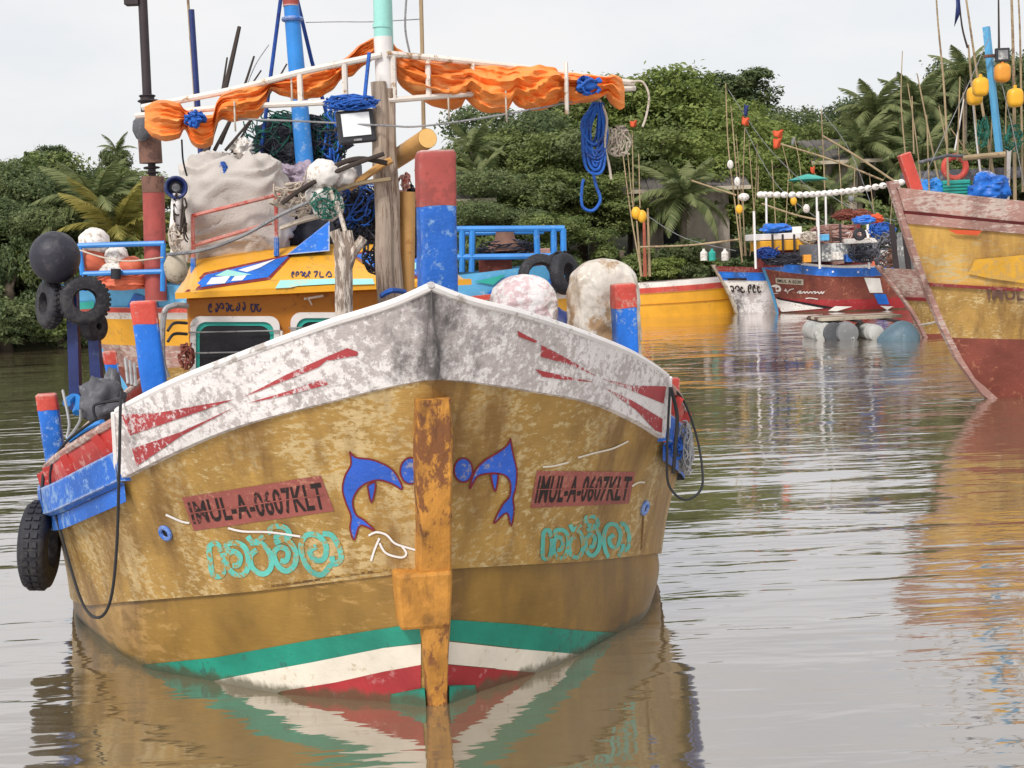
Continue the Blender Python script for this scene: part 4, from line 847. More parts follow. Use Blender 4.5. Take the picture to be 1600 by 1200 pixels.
# gear at the left rail
q = MB(); q.blob(bl(160, 628, 2.3), (.15, .14, .16), 28, 18, .35, 2.2, 5); GT = mk('tarpaulin_lump', q, 'grey_tarp', label='crumpled dark grey tarpaulin on the rail beside the blue bitt', cat='tarpaulin')
q = MB(); q.blob(bl(176, 605, 2.4), (.06, .06, .13), 18, 12, .3, 2, 8); mk('flap', q, 'grey_tarp', GT)
q = MB(); q.tube(spline([bl(150, 655, 1.8), bl(146, 640, 1.8), bl(152, 631, 1.8), bl(190, 625, 1.8)], 5), .010, 6); mk('lashing', q, 'rope_dark', GT)
rope('blue_hose', [bl(104, 630, 2.5), bl(112, 622, 2.6), bl(122, 625, 2.6), bl(120, 645, 2.5)], .03, 'blue_pipe', 'loop of blue hose at the rail', 'hose')
rope('grey_hose', [bl(98, 610, 2.4), bl(108, 660, 2.2), bl(105, 685, 2.1), bl(124, 660, 2.2), bl(126, 640, 2.2)], .010, 'grey_metal', 'thin pale hose hooked over the rail', 'hose')
q = MB(); q.tube(spline([bl(108, 688, 2.0), bl(135, 670, 1.9), bl(160, 660, 1.7)], 4), .02, 8); mk('rail_pipe', q, 'blue_pipe', BOAT)
for i in range(3):
    q = MB(); q.tube([bl(196+i*7, 560+i*4, 2.2), bl(200+i*6, 600+i*2, 2.1)], .012, 6); mk('metal_rod', q, 'grey_metal', label=('grey metal rod by the dark tarpaulin lump', 'grey metal rod, middle of three beside the blue bitt', 'grey metal rod touching the blue bitt')[i], cat='rod', group='rods beside the blue bitt')
tangle('rope_bunch', bl(291, 556, 2.2), (.05, .05, .09), 22, .006, 'rust_red', 55, 'small rusty bunch of line under the cabin window', 'rope')
# mooring ropes over the bow
rope('mooring_rope', [bl(190, 612, .72), bl(188, 640, .62), bl(186, 740, .55), bl(182, 860, .55), bl(172, 940, .6), bl(152, 965, .75), bl(128, 940, 1.4), bl(100, 850, 1.9), bl(82, 780, 2.0), bl(80, 730, 2.0), bl(104, 690, 1.9), bl(150, 655, 1.6)], .0095, 'rope_dark', 'long dark mooring rope looping down beside the tyre fender', seg=10)
rope('mooring_rope', [bl(1047, 605, .70), bl(1044, 660, .75), bl(1042, 720, .75), bl(1046, 760, .75), bl(1070, 781, .75), bl(1095, 765, .8), bl(1097, 730, .9), bl(1088, 680, 1.0), bl(1070, 630, 1.0), bl(1050, 604, .9)], .008, 'rope_dark', 'dark rope loop hanging from the bow beside frayed rope', seg=10)
rope('mooring_rope', [bl(1048, 606, .75), bl(1058, 650, .8), bl(1055, 700, .8), bl(1052, 740, .8)], .012, 'rope_dark', 'short dark rope pressed against the white bulwark end')
tangle('frayed_rope', bl(1071, 700, .95), (.05, .05, .17), 34, .0042, 'rope_grey', 61, 'frayed grey rope bunch hanging at the right bow', 'rope')
tangle('blue_cloth', bl(1056, 700, .95), (.045, .05, .07), 16, .006, 'rope_blue', 62, 'knotted blue rope at the bulwark end', 'rope')
# wrapped bundles on the foredeck
def wrapped(name, px, py0, py1, wpx, a, m, label, seed, sh=.62, ex=.72):
    top = bl(px, py0, a); bot = bl(px, py1, a); w_ = wpx*(top-CAM).dot(F)/FPX/2; h_ = (top-bot).length; c = (top+bot)/2; q = MB()
    def fn(u, v):
        ang = 2*math.pi*u; t = v; rr = max(0, 1-max(0, (t-sh)/(1-sh))**2.4)**.5 if t > sh else 1.0
        rr *= 1+.035*(1-2*abs(math.sin(ang*4.0+seed+5*noise.noise(Vector((t*2.5, 0, seed))))))*(.4+.6*t)+.06*noise.noise(Vector((math.cos(ang)*2, math.sin(ang)*2, t*4+seed)))+.03*noise.noise(Vector((math.cos(ang)*6, math.sin(ang)*6, t*11+seed)))
        pv = Vector((math.cos(ang)*1.6, math.sin(ang)*1.6, t*4.2+seed)); rr *= 1+.055*(.5-2*abs(noise.noise(pv*1.5)))+.03*(.5-2*abs(noise.noise(pv*3.4)))
        sg = lambda x: math.copysign(abs(x)**ex, x)
        return bot+Matrix.Rotation(TH, 3, 'Z') @ Vector((sg(math.cos(ang))*w_*rr, sg(math.sin(ang))*w_*.8*rr, t*h_))
    q.grid(fn, 80, 60, cu=True); lo = MB(); hi = MB(); cut = bot.z+h_*.50
    o = mk(name, q, m, label=label, cat='bundle', ang=80); return o
wrapped('wrapped_bundle', 822, 428, 560, 104, 1.75, 'plastic_white', 'domed bundle in white plastic with pinkish pattern behind the bow bulwark', 3)
WB = wrapped('wrapped_bundle', 948, 403, 600, 106, 1.55, 'plastic_wrap', 'tall bundle in brown and cream plastic behind the blue and red bitt', 7, .74, .55)

# ------------------------------------------------------------------ OTHER BOATS
class Hull:
    """simple bluff wooden hull; local a aft from the stem at the waterline, s to the right when looking aft"""
    def __init__(s, name, P0, aft, L, beam, hb, hm, rake, label, fw=.8, full=.42, pw=2.0, stern=.75, rex=1.3):
        s.rex = rex; s.P0 = Vector(P0); s.ang = R_(aft); s.e = empty(name, P0, s.ang, label, 'boat'); s.L, s.b, s.hb, s.hm, s.rk, s.fw, s.full, s.pw, s.st = L, beam, hb, hm, rake, fw, full, pw, stern
        s.A = Vector((math.cos(s.ang), math.sin(s.ang), 0)); s.N = Vector((math.sin(s.ang), -math.cos(s.ang), 0))
    def w(s, a, sd, z): return s.P0+s.A*a+s.N*sd+Vector((0, 0, z))
    def pt(s, u, v, side, off=0.):
        """u 0 stem..1 stern, v 0 sheer..1 water (..1.4 under)"""
        a = -s.rk*max(0, 1-v)**s.rex+(s.L+s.rk*(1-v))*u if v <= 1 else (v-1)*1.2*(1-u)+s.L*u
        x = min(1, u/s.full); hw = s.b/2*max(0, 1-max(0, 1-x)**s.pw)**.8; y = max(0, (u-.75)/.25); hw *= 1-(1-s.st)*y*y
        hw *= (1-(1-s.fw)*max(0, min(v, 1))**1.5)*(1 if v <= 1 else max(.1, 1-1.5*(v-1)))
        zt = s.hm+(s.hb-s.hm)*max(0, 1-u/.7)**2+.15*y
        return s.w(a, side*(hw+.03+off), zt*(1-v) if v <= 1 else -(v-1)*1.5)
    def band(s, v0, v1, m, name='strake', off=0., nu=34, nv=4, u0=0, u1=1, sides=(-1, 1)):
        q = MB()
        for sd in sides:
            q.grid(lambda u, v: s.pt((u0+(u1-u0)*u)**1.5, v0+(v1-v0)*v, sd, off), nu, nv)
            if off > 0:
                q.grid(lambda u, v: s.pt((u0+(u1-u0)*u)**1.5, v0, sd, off*v), nu, 2); q.grid(lambda u, v: s.pt((u0+(u1-u0)*u)**1.5, v1, sd, off*v), nu, 2)
        if u1 >= 1: q.grid(lambda u, v: s.pt(1, v0+(v1-v0)*v, -1, off).lerp(s.pt(1, v0+(v1-v0)*v, 1, off), u), 2, 2)
        return mk(name, q, m, s.e)
    def deck(s, v=.2, m='deck_wood'):
        q = MB(); q.grid(lambda u, k: s.pt(u**1.5, v, -1, -.05).lerp(s.pt(u**1.5, v, 1, -.05), k), 24, 3); return mk('deck', q, m, s.e)
    def stem(s, m, w_=.08, d=.12, v0=-.03):
        q = MB(); n = 8
        P = [s.pt(0, v0+(1.3-v0)*i/n, 0) for i in range(n+1)]; P = [p-s.A*.08 for p in P]
        for i in range(n):
            q.hexa([P[i+1]-s.N*w_, P[i+1]+s.N*w_, P[i+1]+s.N*w_+s.A*d*2, P[i+1]-s.N*w_+s.A*d*2, P[i]-s.N*w_, P[i]+s.N*w_, P[i]+s.N*w_+s.A*d*2, P[i]-s.N*w_+s.A*d*2])
        return mk('stem', q, m, s.e, smooth=False)
    def tree(s):
        q = MB()
        for sd in (-1, 1): q.grid(lambda u, v: s.pt(u**1.5, v, sd, .03), 40, 10)
        return bvh(q)
# --- big boat at the right edge
RB = Hull('fishing_boat', gz(1556, 622, 0), 13, 10.5, 4.2, 3.2, 2.35, 1.62, 'large yellow and maroon wooden fishing boat with raking stem and many poles', fw=.62, full=.72, pw=1.7, rex=.62)
RB.band(-.0, .105, 'old_pink', 'sheer_strake', .07); RB.band(.105, .12, 'maroon', 'strake_rail', .02); RB.band(.12, .165, 'old_pink', 'strake', .04); RB.band(.165, .44, 'ochre_bright', 'upper_hull'); RB.band(.44, .455, 'maroon', 'rubbing_rail', .05)  # narrow maroon band is a dark rail line between the pinkish strakes
RB.band(.455, .70, 'ochre', 'lower_hull'); RB.band(.70, 1.0, 'rust_red', 'boot_band'); RB.band(1.0, 1.3, 'rust_red', 'hull_bottom'); RB.stem('old_pink', .045, .08); RB.deck(.16)
TRB = RB.tree()
paint('yellow_patch', [z_([(470, 620), (500, 560), (709, 540), (709, 660), (560, 640)], 1340, 200, 2.727)], 'patch_yellow', TRB, RB.e, .012)
paint('red_patch', [z_([(385, 432), (530, 436), (510, 456), (420, 450)], 1340, 200, 2.727)], 'flag_red', TRB, RB.e, .03)
lettering('hull_number', 'IMUL', [(1543, 447), (1600, 449), (1600, 470), (1543, 468)], 'mast_brown', TRB, RB.e, .012)
YR = 25.5
def ry(px, py, Y=YR): return py_(px, py, Y)
q = MB(); q.beam(ry(1412, 240, 24.2), ry(1432, 300, 24.2), .20, .2); mk('bow_post', q, 'bright_red', RB.e, bevel=.02, smooth=False)
def thing_pole(name, pts, Y, r, m, label, cat='pole', group=None, taper=.6, n=7):
    P = [py_(x, y, Y) for x, y in pts]; q = MB(); P = spline(P, 4); k = len(P)
    q.tube(P, [r*(taper+(1-taper)*i/(k-1)) for i in range(k)], n); return mk(name, q, m, label=label, cat=cat, group=group)
for i, (pts, r, m_, lab) in enumerate((
        ([(1462, -20), (1466, 40), (1476, 150), (1482, 290)], .022, 'pole_tan', 'tall bowed rod standing in the large yellow boat by the red bow post'),
        ([(1497, -20), (1503, 40), (1512, 75)], .02, 'stick', 'dark rod carrying a navy flag above the yellow boat'),
        ([(1507, -20), (1520, 70), (1532, 150), (1560, 320)], .028, 'pole_tan', 'long tan pole slanting between the yellow jerrycans and light blue post'),
        ([(1513, 70), (1520, 150), (1535, 300)], .028, 'pole_tan', 'tan pole passing behind the paired yellow jerrycans'),
        ([(1560, -20), (1561, 75)], .022, 'stick', 'thin dark rod rising behind the small square lamp'),
        ([(1580, -20), (1584, 120), (1586, 340)], .035, 'pole_tan', 'thick pole with a yellow float at the light blue post'),
        ([(1590, -20), (1594, 60), (1598, 300)], .022, 'pole_tan', 'thin pole beside the thick pole with the yellow float'),
        ([(1433, 115), (1470, 300), (1476, 320)][:2], .018, 'pole_tan', 'slanting cane in front of the palm beside the red bow post'),
        ([(1410, 80), (1408, 160), (1415, 245)], .014, 'pole_tan', 'upright cane rising beside the red bow post'),
        ([(1418, 130), (1432, 220), (1440, 300)], .014, 'pole_tan', 'leaning cane rising straight behind the red bow post'),
        ([(1467, 165), (1480, 230)], .016, 'pole_tan', 'short cane leaning between the bowed rod and jerrycans'),
        ([(1520, 160), (1528, 240), (1540, 320)], .02, 'white_paint', 'white pole under the paired yellow jerrycans'),
        ([(1506, 155), (1492, 235)], .018, 'white_paint', 'white prop of the frame beside the jerrycans'),
        ([(1505, 145), (1506, 240)], .018, 'pole_tan', 'slim upright prop beside the white prop'),
        ([(1574, 340), (1576, 250), (1577, 235)], .05, 'foam_white', 'stubby white post by the blue tarp on the large boat'))):
    thing_pole('pole', pts, YR+.25*(i % 5), r, m_, lab, group='poles standing in the large yellow boat')
for i, (pts, lab) in enumerate((([(1448, 180), (1452, 300)], 'slim cane just behind the teal crate'), ([(1500, 120), (1496, 250)], 'slim cane rising from behind the life ring'), ([(1425, 150), (1428, 240)], 'slim cane between the red bow post and the leaning cane'), ([(1552, 150), (1545, 290)], 'slim cane between the light blue post and the long tan pole'), ([(1485, 200), (1520, 250)], 'short slanting cane above the life ring'), ([(1572, 160), (1570, 300)], 'slim cane behind the stubby white post'))):
    thing_pole('pole', pts, YR+.2*i, .016, 'pole_tan', lab, group='poles standing in the large yellow boat')
for i, (pts, lab) in enumerate((([(1206, 250), (1212, 350)], 'thin cane behind the blue canopy cover'), ([(1232, 270), (1228, 350)], 'thin cane beside the white box on the canopy'), ([(1310, 230), (1318, 360)], 'thin cane over the wheelhouse roof'), ([(1336, 250), (1332, 365)], 'thin cane beside the hung tyre on the red boat'), ([(1358, 270), (1370, 370)], 'thin cane leaning over the red cloth heap'), ([(1395, 290), (1388, 400)], 'thin cane behind the dark posts'))):
    thing_pole('cane_pole', pts, 49.5+.2*i, .02, 'pole_tan', lab, 'cane', group='cane poles on the moored boats')
thing_pole('light_blue_post', [(1541, 42), (1552, 150), (1562, 242)], YR-.3, .07, 'sky_blue', 'light blue square post carrying a small lamp', 'post', taper=1, n=4)
q = MB(); q.tube([ry(1504, 247, 25), ry(1570, 241, 25)], .05, 8); mk('spar', q, 'pole_tan', RB.e)
q = MB(); q.tube([ry(1436, 254, 25.3), ry(1480, 243, 25), ry(1508, 244, 25)], .03, 8); mk('spar', q, 'grey_tarp', RB.e)
LC = ry(1566, 86, 25); LP = empty('small_lamp', LC, 0, 'small square lamp with pale face on the light blue post', 'lamp')
q = MB(); q.box(LC, (.25, .08, .24)); mk('housing', q, 'black_metal', LP, smooth=False, bevel=.015); q = MB(); q.box(LC+Vector((0, -.043, 0)), (.17, .01, .16)); mk('lens', q, 'drum_grey', LP, smooth=False)
q = MB(); q.tube([ry(1538, 88, 25), ry(1566, 86, 25.1)], .03, 6); mk('arm', q, 'mast_brown', LP)
for (px, py, Y, m_, lab) in ((1532, 136, 25, 'float_yellow', 'yellow jerrycan, nearer one of the pair on the tan poles'), (1523, 150, 25.5, 'float_yellow', 'yellow jerrycan half hidden behind its twin'), (1566, 114, 25, 'float_amber', 'amber jerrycan hanging under the small square lamp'), (1586, 153, 25, 'float_yellow', 'bright yellow ribbed float on the thick pole')):
    q = MB(); q.blob(ry(px, py, Y), (.135, .12, .165), 24, 16, .0, p=3.2); o = mk('jerrycan', q, m_, label=lab, cat='jerrycan', group='floats on the poles of the large boat')
    q = MB(); q.tube([ry(px, py-14, Y), ry(px, py-20, Y)], .03, 8); mk('neck', q, m_, o)
q = MB(); q.add([ry(1493, -12), ry(1500, 0), ry(1500, 22), ry(1491, 42), ry(1494, 10)], [(0, 1, 2, 4), (4, 2, 3)]); mk('navy_flag', q, 'navy', label='ragged navy flag on a dark rod', cat='flag', solid=.012)
q = MB(); q.torus(ry(1492, 262, 26), .20, .06, Matrix.Rotation(R_(90), 3, 'X'), 28, 10); LR = mk('life_ring', q, 'bright_red', label='red life ring on the large yellow boat', cat='life ring')
q = MB(); q.box(ry(1490, 295, 26), (.5, .4, .30)); CR = mk('crate', q, 'teal', label='teal plastic crate below the red life ring', cat='crate', bevel=.02, smooth=False)
for k in range(4):
    q = MB(); q.box(ry(1490, 288+k*5, 26)+Vector((0, -.205, 0)), (.5, .012, .015)); mk('crate_rib', q, 'net_green', CR, smooth=False)
cloth_bag('blue_tarp', ry(1545, 296, 25.5), (.35, .3, .28), 'blue_paint', 'crumpled blue tarp on deck beside the white post', 'tarp', 4, p=2, amp=.3)
cloth_bag('blue_bag', ry(1455, 295, 26), (.22, .2, .18), 'blue_pipe', 'blue bag between the red bow post and the teal crate', 'bag', 5, p=2.3, amp=.2)
q = MB(); q.box(ry(1500, 274, 27), (2.1, .6, .2)); mk('deckhouse_beam', q, 'grey_tarp', RB.e, smooth=False)
tangle('green_net', ry(1536, 205, 25.2), (.10, .08, .28), 14, .012, 'net_green', 71, 'green net bunch tied to the poles by the light blue post', 'net')
tangle('green_net', ry(1583, 215, 25.2), (.16, .08, .24), 14, .012, 'net_green', 72, 'wider green net bunch hanging on the thick pole', 'net')
# float line from the red bow post to the poles of the white boat
fl = [py_(1186, 304, 47), py_(1260, 304, 40), py_(1330, 298, 33), py_(1408, 285, 26)]; sp = spline(fl, 30)
FLN = empty('float_line', sp[0], 0, 'string of white floats stretched from the red bow post', 'float line')
q = MB(); q.tube(sp, .012, 5); mk('cord', q, 'rope_grey', FLN)
tot = 0; last = None; cnt = 0
for i, p in enumerate(sp):
    if i % 4 == 2:
        q = MB(); d_ = (p-CAM).length; r = .0022*d_; q.blob(p, (r*1.25, r*1.1, r), 12, 8); mk('float', q, 'foam_white', FLN)
# --- ochre-maroon boat end behind the large one
OB = Hull('fishing_boat', gz(1446, 527, 0), 14, 6.0, 2.4, 1.75, 1.45, 1.2, 'small weathered ochre boat with maroon bulwark behind the large boat', fw=.6)
OB.band(0, .42, 'old_pink', 'bulwark', .03); OB.band(.42, .47, 'maroon', 'rubbing_rail', .06); OB.band(.47, .95, 'ochre', 'hull_side'); OB.band(.95, 1.3, 'rust_red', 'hull_bottom'); OB.stem('old_pink', .05, .08); OB.deck(.3)
for k, x in enumerate((1393, 1412)):
    q = MB(); q.beam(py_(x, 350, 37), py_(x+10, 440, 37), .12, .12); mk('post', q, 'mast_dark', OB.e, smooth=False)
q = MB(); q.box(py_(1418, 395, 38), (.45, .4, 1.1)); mk('engine_box', q, 'drum_grey', OB.e, bevel=.03, smooth=False)
rope('stern_line', [py_(1440, 508, 34), py_(1462, 503, 33), py_(1484, 493, 32)], .03, 'rope_cream', 'pale line along the side of the weathered ochre boat', 'line')
# --- red boat
DB = Hull('fishing_boat', gz(1216, 489, 0), -6, 4.4, 2.2, 2.05, 1.55, .62, 'red hulled boat with bright blue rail and white lettering', fw=.7, full=.5)
DB.band(0, .05, 'foam_white', 'cap_rail', .03); DB.band(.05, .24, 'blue_paint', 'rail', .04); DB.band(.24, .74, 'rust_red', 'hull_side'); DB.band(.74, 1.0, 'boot_red', 'boot_band'); DB.band(1, 1.3, 'hull_under', 'hull_bottom'); DB.stem('sky_blue', .05, .08); DB.deck(.25)
TDB = DB.tree(); GE = (1080, 320, 4.444)
paint('boot_stripe', [z_([(548, 625), (640, 655), (1010, 715), (860, 725), (580, 740)], *GE)], 'dark_inside', TDB, DB.e, .01); paint('boot_stripe', [z_([(560, 640), (620, 660), (920, 718), (640, 742), (585, 742)], *GE), z_([(1000, 702), (1120, 705), (1010, 738), (950, 735)], *GE)], 'foam_white', TDB, DB.e, .02)
[paint('stern_block', [p], 'foam_white', TDB, DB.e, .015) for p in (z_([(1200, 505), (1310, 510), (1330, 610), (1240, 610)], *GE), z_([(1310, 700), (1400, 705), (1410, 765), (1320, 755)], *GE))]; paint('stern_block', [z_([(1265, 615), (1350, 620), (1375, 690), (1300, 690)], *GE)], 'blue_paint', TDB, DB.e, .015)
paint('number_board', [z_([(585, 505), (780, 515), (780, 558), (590, 545)], *GE)], 'foam_tan', TDB, DB.e, .012)
lettering('number', 'IMUL A 0230', z_([(600, 516), (765, 526), (765, 548), (600, 538)], *GE), 'black_letter', TDB, DB.e, .02)
strokes('name_lettering', [z_(s, *GE) for s in ([(735, 612), (750, 600), (765, 600), (750, 612), (770, 612), (785, 602), (790, 614), (805, 602), (815, 614), (830, 602), (838, 614), (850, 602), (862, 604), (858, 616), (880, 604), (890, 616), (905, 602), (910, 616), (925, 600)], [(795, 650), (830, 647), (880, 655)], [(645, 592), (670, 600), (690, 588), (715, 582)], [(668, 600), (672, 615)], [(655, 582), (662, 595)])], 1.5, 'foam_white', TDB, DB.e, .012)
paint('emblem', [z_(ell(588, 585, 38, 32), *GE)], 'foam_white', TDB, DB.e, .012); paint('emblem', [z_(ell(575, 580, 9, 9, 10), *GE), z_(ell(602, 582, 9, 9, 10), *GE)], 'rust_red', TDB, DB.e, .02)
for k in range(4):
    q = MB(); q.tube([DB.pt((.12+.17*k), .14, -1, .06), DB.pt((.12+.17*k), .14, -1, .10)], .035, 8); mk('rail_bolt', q, 'foam_white', DB.e)
    q = MB(); q.tube([DB.pt((.12+.17*k), .14, 1, .06), DB.pt((.12+.17*k), .14, 1, .10)], .035, 8); mk('rail_bolt', q, 'foam_white', DB.e)
YD = 47.5
def box_px(x0, x1, y0, y1, Y, d, nm, m_, par, bev=.02):
    A = py_(x0, (y0+y1)/2, Y); B = py_(x1, (y0+y1)/2, Y); h_ = (py_(x0, y0, Y)-py_(x0, y1, Y)).length
    q = MB(); q.box((A+B)/2+Vector((0, d/2, 0)), ((B-A).length, d, h_)); return mk(nm, q, m_, par, bevel=bev, smooth=False)
box_px(1188, 1272, 375, 391, YD+.4, 2.0, 'canopy_edge', 'roof_yellow', DB.e); box_px(1178, 1276, 364, 374, YD+.5, 1.8, 'canopy_roof', 'white_paint', DB.e)
box_px(1190, 1300, 389, 416, YD+1.0, 1.0, 'cabin_wall', 'maroon', DB.e)
for x in (1178, 1278, 1355): 
    q = MB(); q.tube([py_(x, 330, YD), py_(x+3, 420, YD)], .042, 8); mk('canopy_post', q, 'white_paint', DB.e)
box_px(1284, 1330, 380, 408, YD+.1, .8, 'engine_cover', 'drum_grey', DB.e); box_px(1250, 1278, 382, 410, YD+.2, .6, 'deck_locker', 'grey_tarp', DB.e)
box_px(1323, 1346, 397, 409, YD-.4, .4, 'fish_box', 'blue_paint', DB.e); box_px(1325, 1376, 372, 380, YD-.4, .9, 'rear_canopy', 'foam_white', DB.e); box_px(1280, 1345, 352, 362, YD+1.5, 1.2, 'far_canopy', 'maroon', DB.e); box_px(1322, 1332, 380, 412, YD+.4, .3, 'canopy_post', 'mast_dark', DB.e)
q = MB(); q.box(py_(1344, 407, YD-.5), (.5, .4, .25)); 
q = MB(); q.lathe([(.13, 0), (.13, .03), (.085, .04), (.03, .5), (0, .5)], py_(1366, 415, YD-.6), None, 16); mk('traffic_cone', q, 'foam_orange', label='orange cone standing on the red boat deck', cat='cone')
cloth_bag('blue_cover', py_(1213, 357, YD+.8), (.55, .4, .16), 'blue_paint', 'blue cover draped over the canopy of the red boat', 'tarp', 9, p=2.2, amp=.2)
box_px(1238, 1253, 354, 367, YD+.6, .4, 'white_box', 'foam_white', DB.e)
cloth_bag('blue_cover', py_(1350, 344, 40), (.30, .3, .14), 'blue_paint', 'blue cover on gear beside the red cloth', 'tarp', 10, p=2.2, amp=.25)
cloth_bag('red_cloth', py_(1368, 342, 40), (.22, .2, .13), 'flag_red', 'red cloth heap beside the blue cover', 'cloth', 11, p=2.2, amp=.25)
tyre('hung_tyre', py_(1343, 366, 44), .20, .07, (0, -1, .1), 'small black tyre hung on the red boat superstructure', tread=False)
tangle('deck_gear', py_(1310, 372, YD+.5), (.9, .3, .25), 26, .025, 'old_pink', 81, 'pinkish ropes and gear piled aboard the red boat', 'gear')
tangle('deck_gear', py_(1390, 390, 42), (.55, .3, .5), 24, .025, 'grey_tarp', 82, 'dark gear piled between the red boat and the weathered ochre boat', 'gear')
r3 = random.Random(77)
for i, (x, y, Y, rx, rz, m_, lab) in enumerate(((1215, 370, 48.5, .8, .14, 'grey_tarp', 'dark gear under the blue canopy cover'), (1225, 405, 47.6, .7, .2, 'net_dark', 'dark net heaped on the foredeck of the red boat'), (1300, 358, 49, .7, .16, 'old_pink', 'pinkish net on the far canopy'), (1262, 372, 48, .3, .2, 'rope_cream', 'pale line bundle beside the white box'), (1350, 395, 46, .5, .3, 'net_dark', 'black net behind the orange cone'), (1378, 360, 44, .4, .25, 'rope_blue', 'blue rope heap near the hung tyre'), (1405, 405, 40, .5, .3, 'mast_brown', 'brown gear heap aboard the weathered ochre boat'), (1330, 335, 46, .6, .18, 'rust_red', 'rusty gear below the float line'), (1200, 395, 47.6, .4, .2, 'net_blue', 'blue netting by the red boat bow'))):
    tangle('gear_heap', py_(x, y, Y), (rx, .3, rz), 44, .016, m_, 300+i, lab, 'gear', base=.7)
for i, (x0, x1, y0, y1, m_) in enumerate(((1206, 1209, 366, 392, 'mast_dark'), (1222, 1225, 366, 394, 'mast_dark'), (1240, 1243, 366, 394, 'mast_dark'), (1297, 1300, 352, 412, 'mast_brown'), (1312, 1315, 350, 392, 'mast_dark'), (1336, 1339, 350, 410, 'mast_brown'), (1368, 1372, 350, 420, 'mast_dark'))):
    box_px(x0, x1, y0, y1, YD+.2, .08, 'canopy_strut', m_, DB.e, 0)
for i, (x0, x1, y0, y1, m_, lab) in enumerate(((1302, 1318, 394, 406, 'foam_white', 'white fish box beside the grey engine cover'), (1256, 1268, 398, 410, 'float_amber', 'amber box on the red boat deck'), (1355, 1362, 382, 396, 'foam_white', 'white can under the rear canopy'), (1380, 1392, 372, 384, 'foam_white', 'white box at the dark posts'), (1284, 1296, 366, 376, 'sky_blue', 'light blue box under the far canopy'))):
    tag(box_px(x0, x1, y0, y1, YD-.3, .3, 'deck_box', m_, None), lab, 'box', 'boxes on the red boat')
# --- white and blue boat
VB = Hull('fishing_boat', gz(1152, 490, 0), 18, 6.0, 2.2, 1.72, 1.5, .85, 'small peeling white boat with blue band beside the red hull', fw=.7, full=.5)
VB.band(0, .11, 'maroon', 'cap_rail', .05); VB.band(.11, .30, 'blue_paint', 'rail', .02); VB.band(.30, .52, 'foam_white', 'strake'); VB.band(.52, 1.0, 'bulwark_white', 'hull_side'); VB.band(1, 1.3, 'hull_under', 'hull_bottom'); VB.stem('foam_tan', .05, .08); VB.deck(.25)
TVB = VB.tree(); paint('name_board', [z_([(215, 508), (385, 508), (385, 524), (215, 524)], *GE)], 'black_letter', TVB, VB.e, .012)
strokes('hull_lettering', squig(1130, 1165, 446, 458, 4, 0, 7)+squig(1168, 1190, 444, 458, 3, 0, 8), 2.2, 'black_letter', TVB, VB.e, .012)
for i, (px, m_) in enumerate(((1100, 'foam_white'), (1113, 'teal'), (1133, 'foam_white'))):
    q = MB(); q.lathe([(.0, 0), (.13, 0), (.13, .28), (.05, .36), (.045, .42), (0, .42)], py_(px, 407, 50.5), None, 14); mk('plastic_can', q, m_, label=('white can at the bow of the peeling white boat', 'teal can on the peeling white boat', 'white can beside the canes of the peeling white boat')[i], cat='can')
for i, (pts, r, lab) in enumerate((([(1134, 130), (1138, 230), (1150, 330), (1160, 410)], .03, 'tallest cane pole on the peeling white boat'), ([(1142, 165), (1150, 260), (1160, 400)], .03, 'cane pole with a white float at mid height'), ([(1164, 190), (1161, 300), (1164, 400)], .025, 'cane pole carrying an orange and blue pennant'),
        ([(1150, 210), (1158, 300), (1166, 400)], .02, 'thin cane between the pennant pole and the float pole'), ([(1170, 220), (1176, 300), (1178, 330)], .022, 'thin cane right of the pennant pole'), ([(1183, 225), (1180, 310), (1172, 400)], .022, 'cane leaning over the pennant pole foot'), ([(1185, 260), (1184, 310)], .03, 'short pale cane at the end of the float line'),
        ([(1222, 225), (1238, 290), (1244, 330)], .022, 'cane carrying two orange flags'), ([(1241, 215), (1250, 260), (1255, 330)], .022, 'cane with a grey tip beside the orange flags'), ([(1283, 170), (1287, 250), (1290, 340)], .03, 'tall thin cane rising behind the float line'), ([(1268, 250), (1274, 275)], .02, 'short rod with a small red flag above the green parasol'))):
    thing_pole('cane_pole', pts, 50.5+.3*i, r, 'pole_tan', lab, 'cane', group='cane poles on the moored boats')
for (px, py, rx, rz, m_, lab) in ((1141, 257, .11, .16, 'foam_white', 'white float high on the cane pole'), (1152, 284, .11, .17, 'foam_white', 'white float lower on the cane pole'), (1155, 327, .13, .17, 'float_yellow', 'yellow float on the cane poles of the white boat'), (1162, 308, .2, .14, 'foam_white', 'white float bunch at the cane poles'), (1240, 314, .12, .16, 'float_yellow', 'yellow float hanging under the green parasol'), (1260, 326, .12, .16, 'foam_white', 'white float under the float line'), (1330, 311, .11, .12, 'drum_grey', 'grey float hanging below the float line')):
    q = MB(); q.blob(py_(px, py, 50), (rx, rx, rz), 16, 10, .05, 2, px); mk('pole_float', q, m_, label=lab, cat='float', group='floats on the cane poles')
def flag(pts, Y, m_, lab):
    P = [py_(x, y, Y) for x, y in pts]; q = MB(); n = 8
    def fn(u, v): return P[0].lerp(P[1], u).lerp(P[3].lerp(P[2], u), v)+Vector((0, .06*math.sin(u*6+v*3), .02*math.sin(u*9)))
    q.grid(fn, n, 5); return mk('flag', q, m_, label=lab, cat='flag', solid=.012)
flag([(1160, 182), (1171, 185), (1170, 197), (1159, 195)], 51, 'flag_red', 'orange half of the pennant on the cane pole'); flag([(1163, 163), (1170, 165), (1168, 182), (1162, 182)], 51, 'navy', 'navy half of the pennant on the cane pole')
flag([(1207, 205), (1224, 203), (1222, 217), (1210, 214)], 52.5, 'flag_red', 'upper orange flag of the pair'); flag([(1208, 217), (1221, 216), (1219, 231), (1209, 233)], 52.5, 'flag_red', 'lower orange flag of the pair')
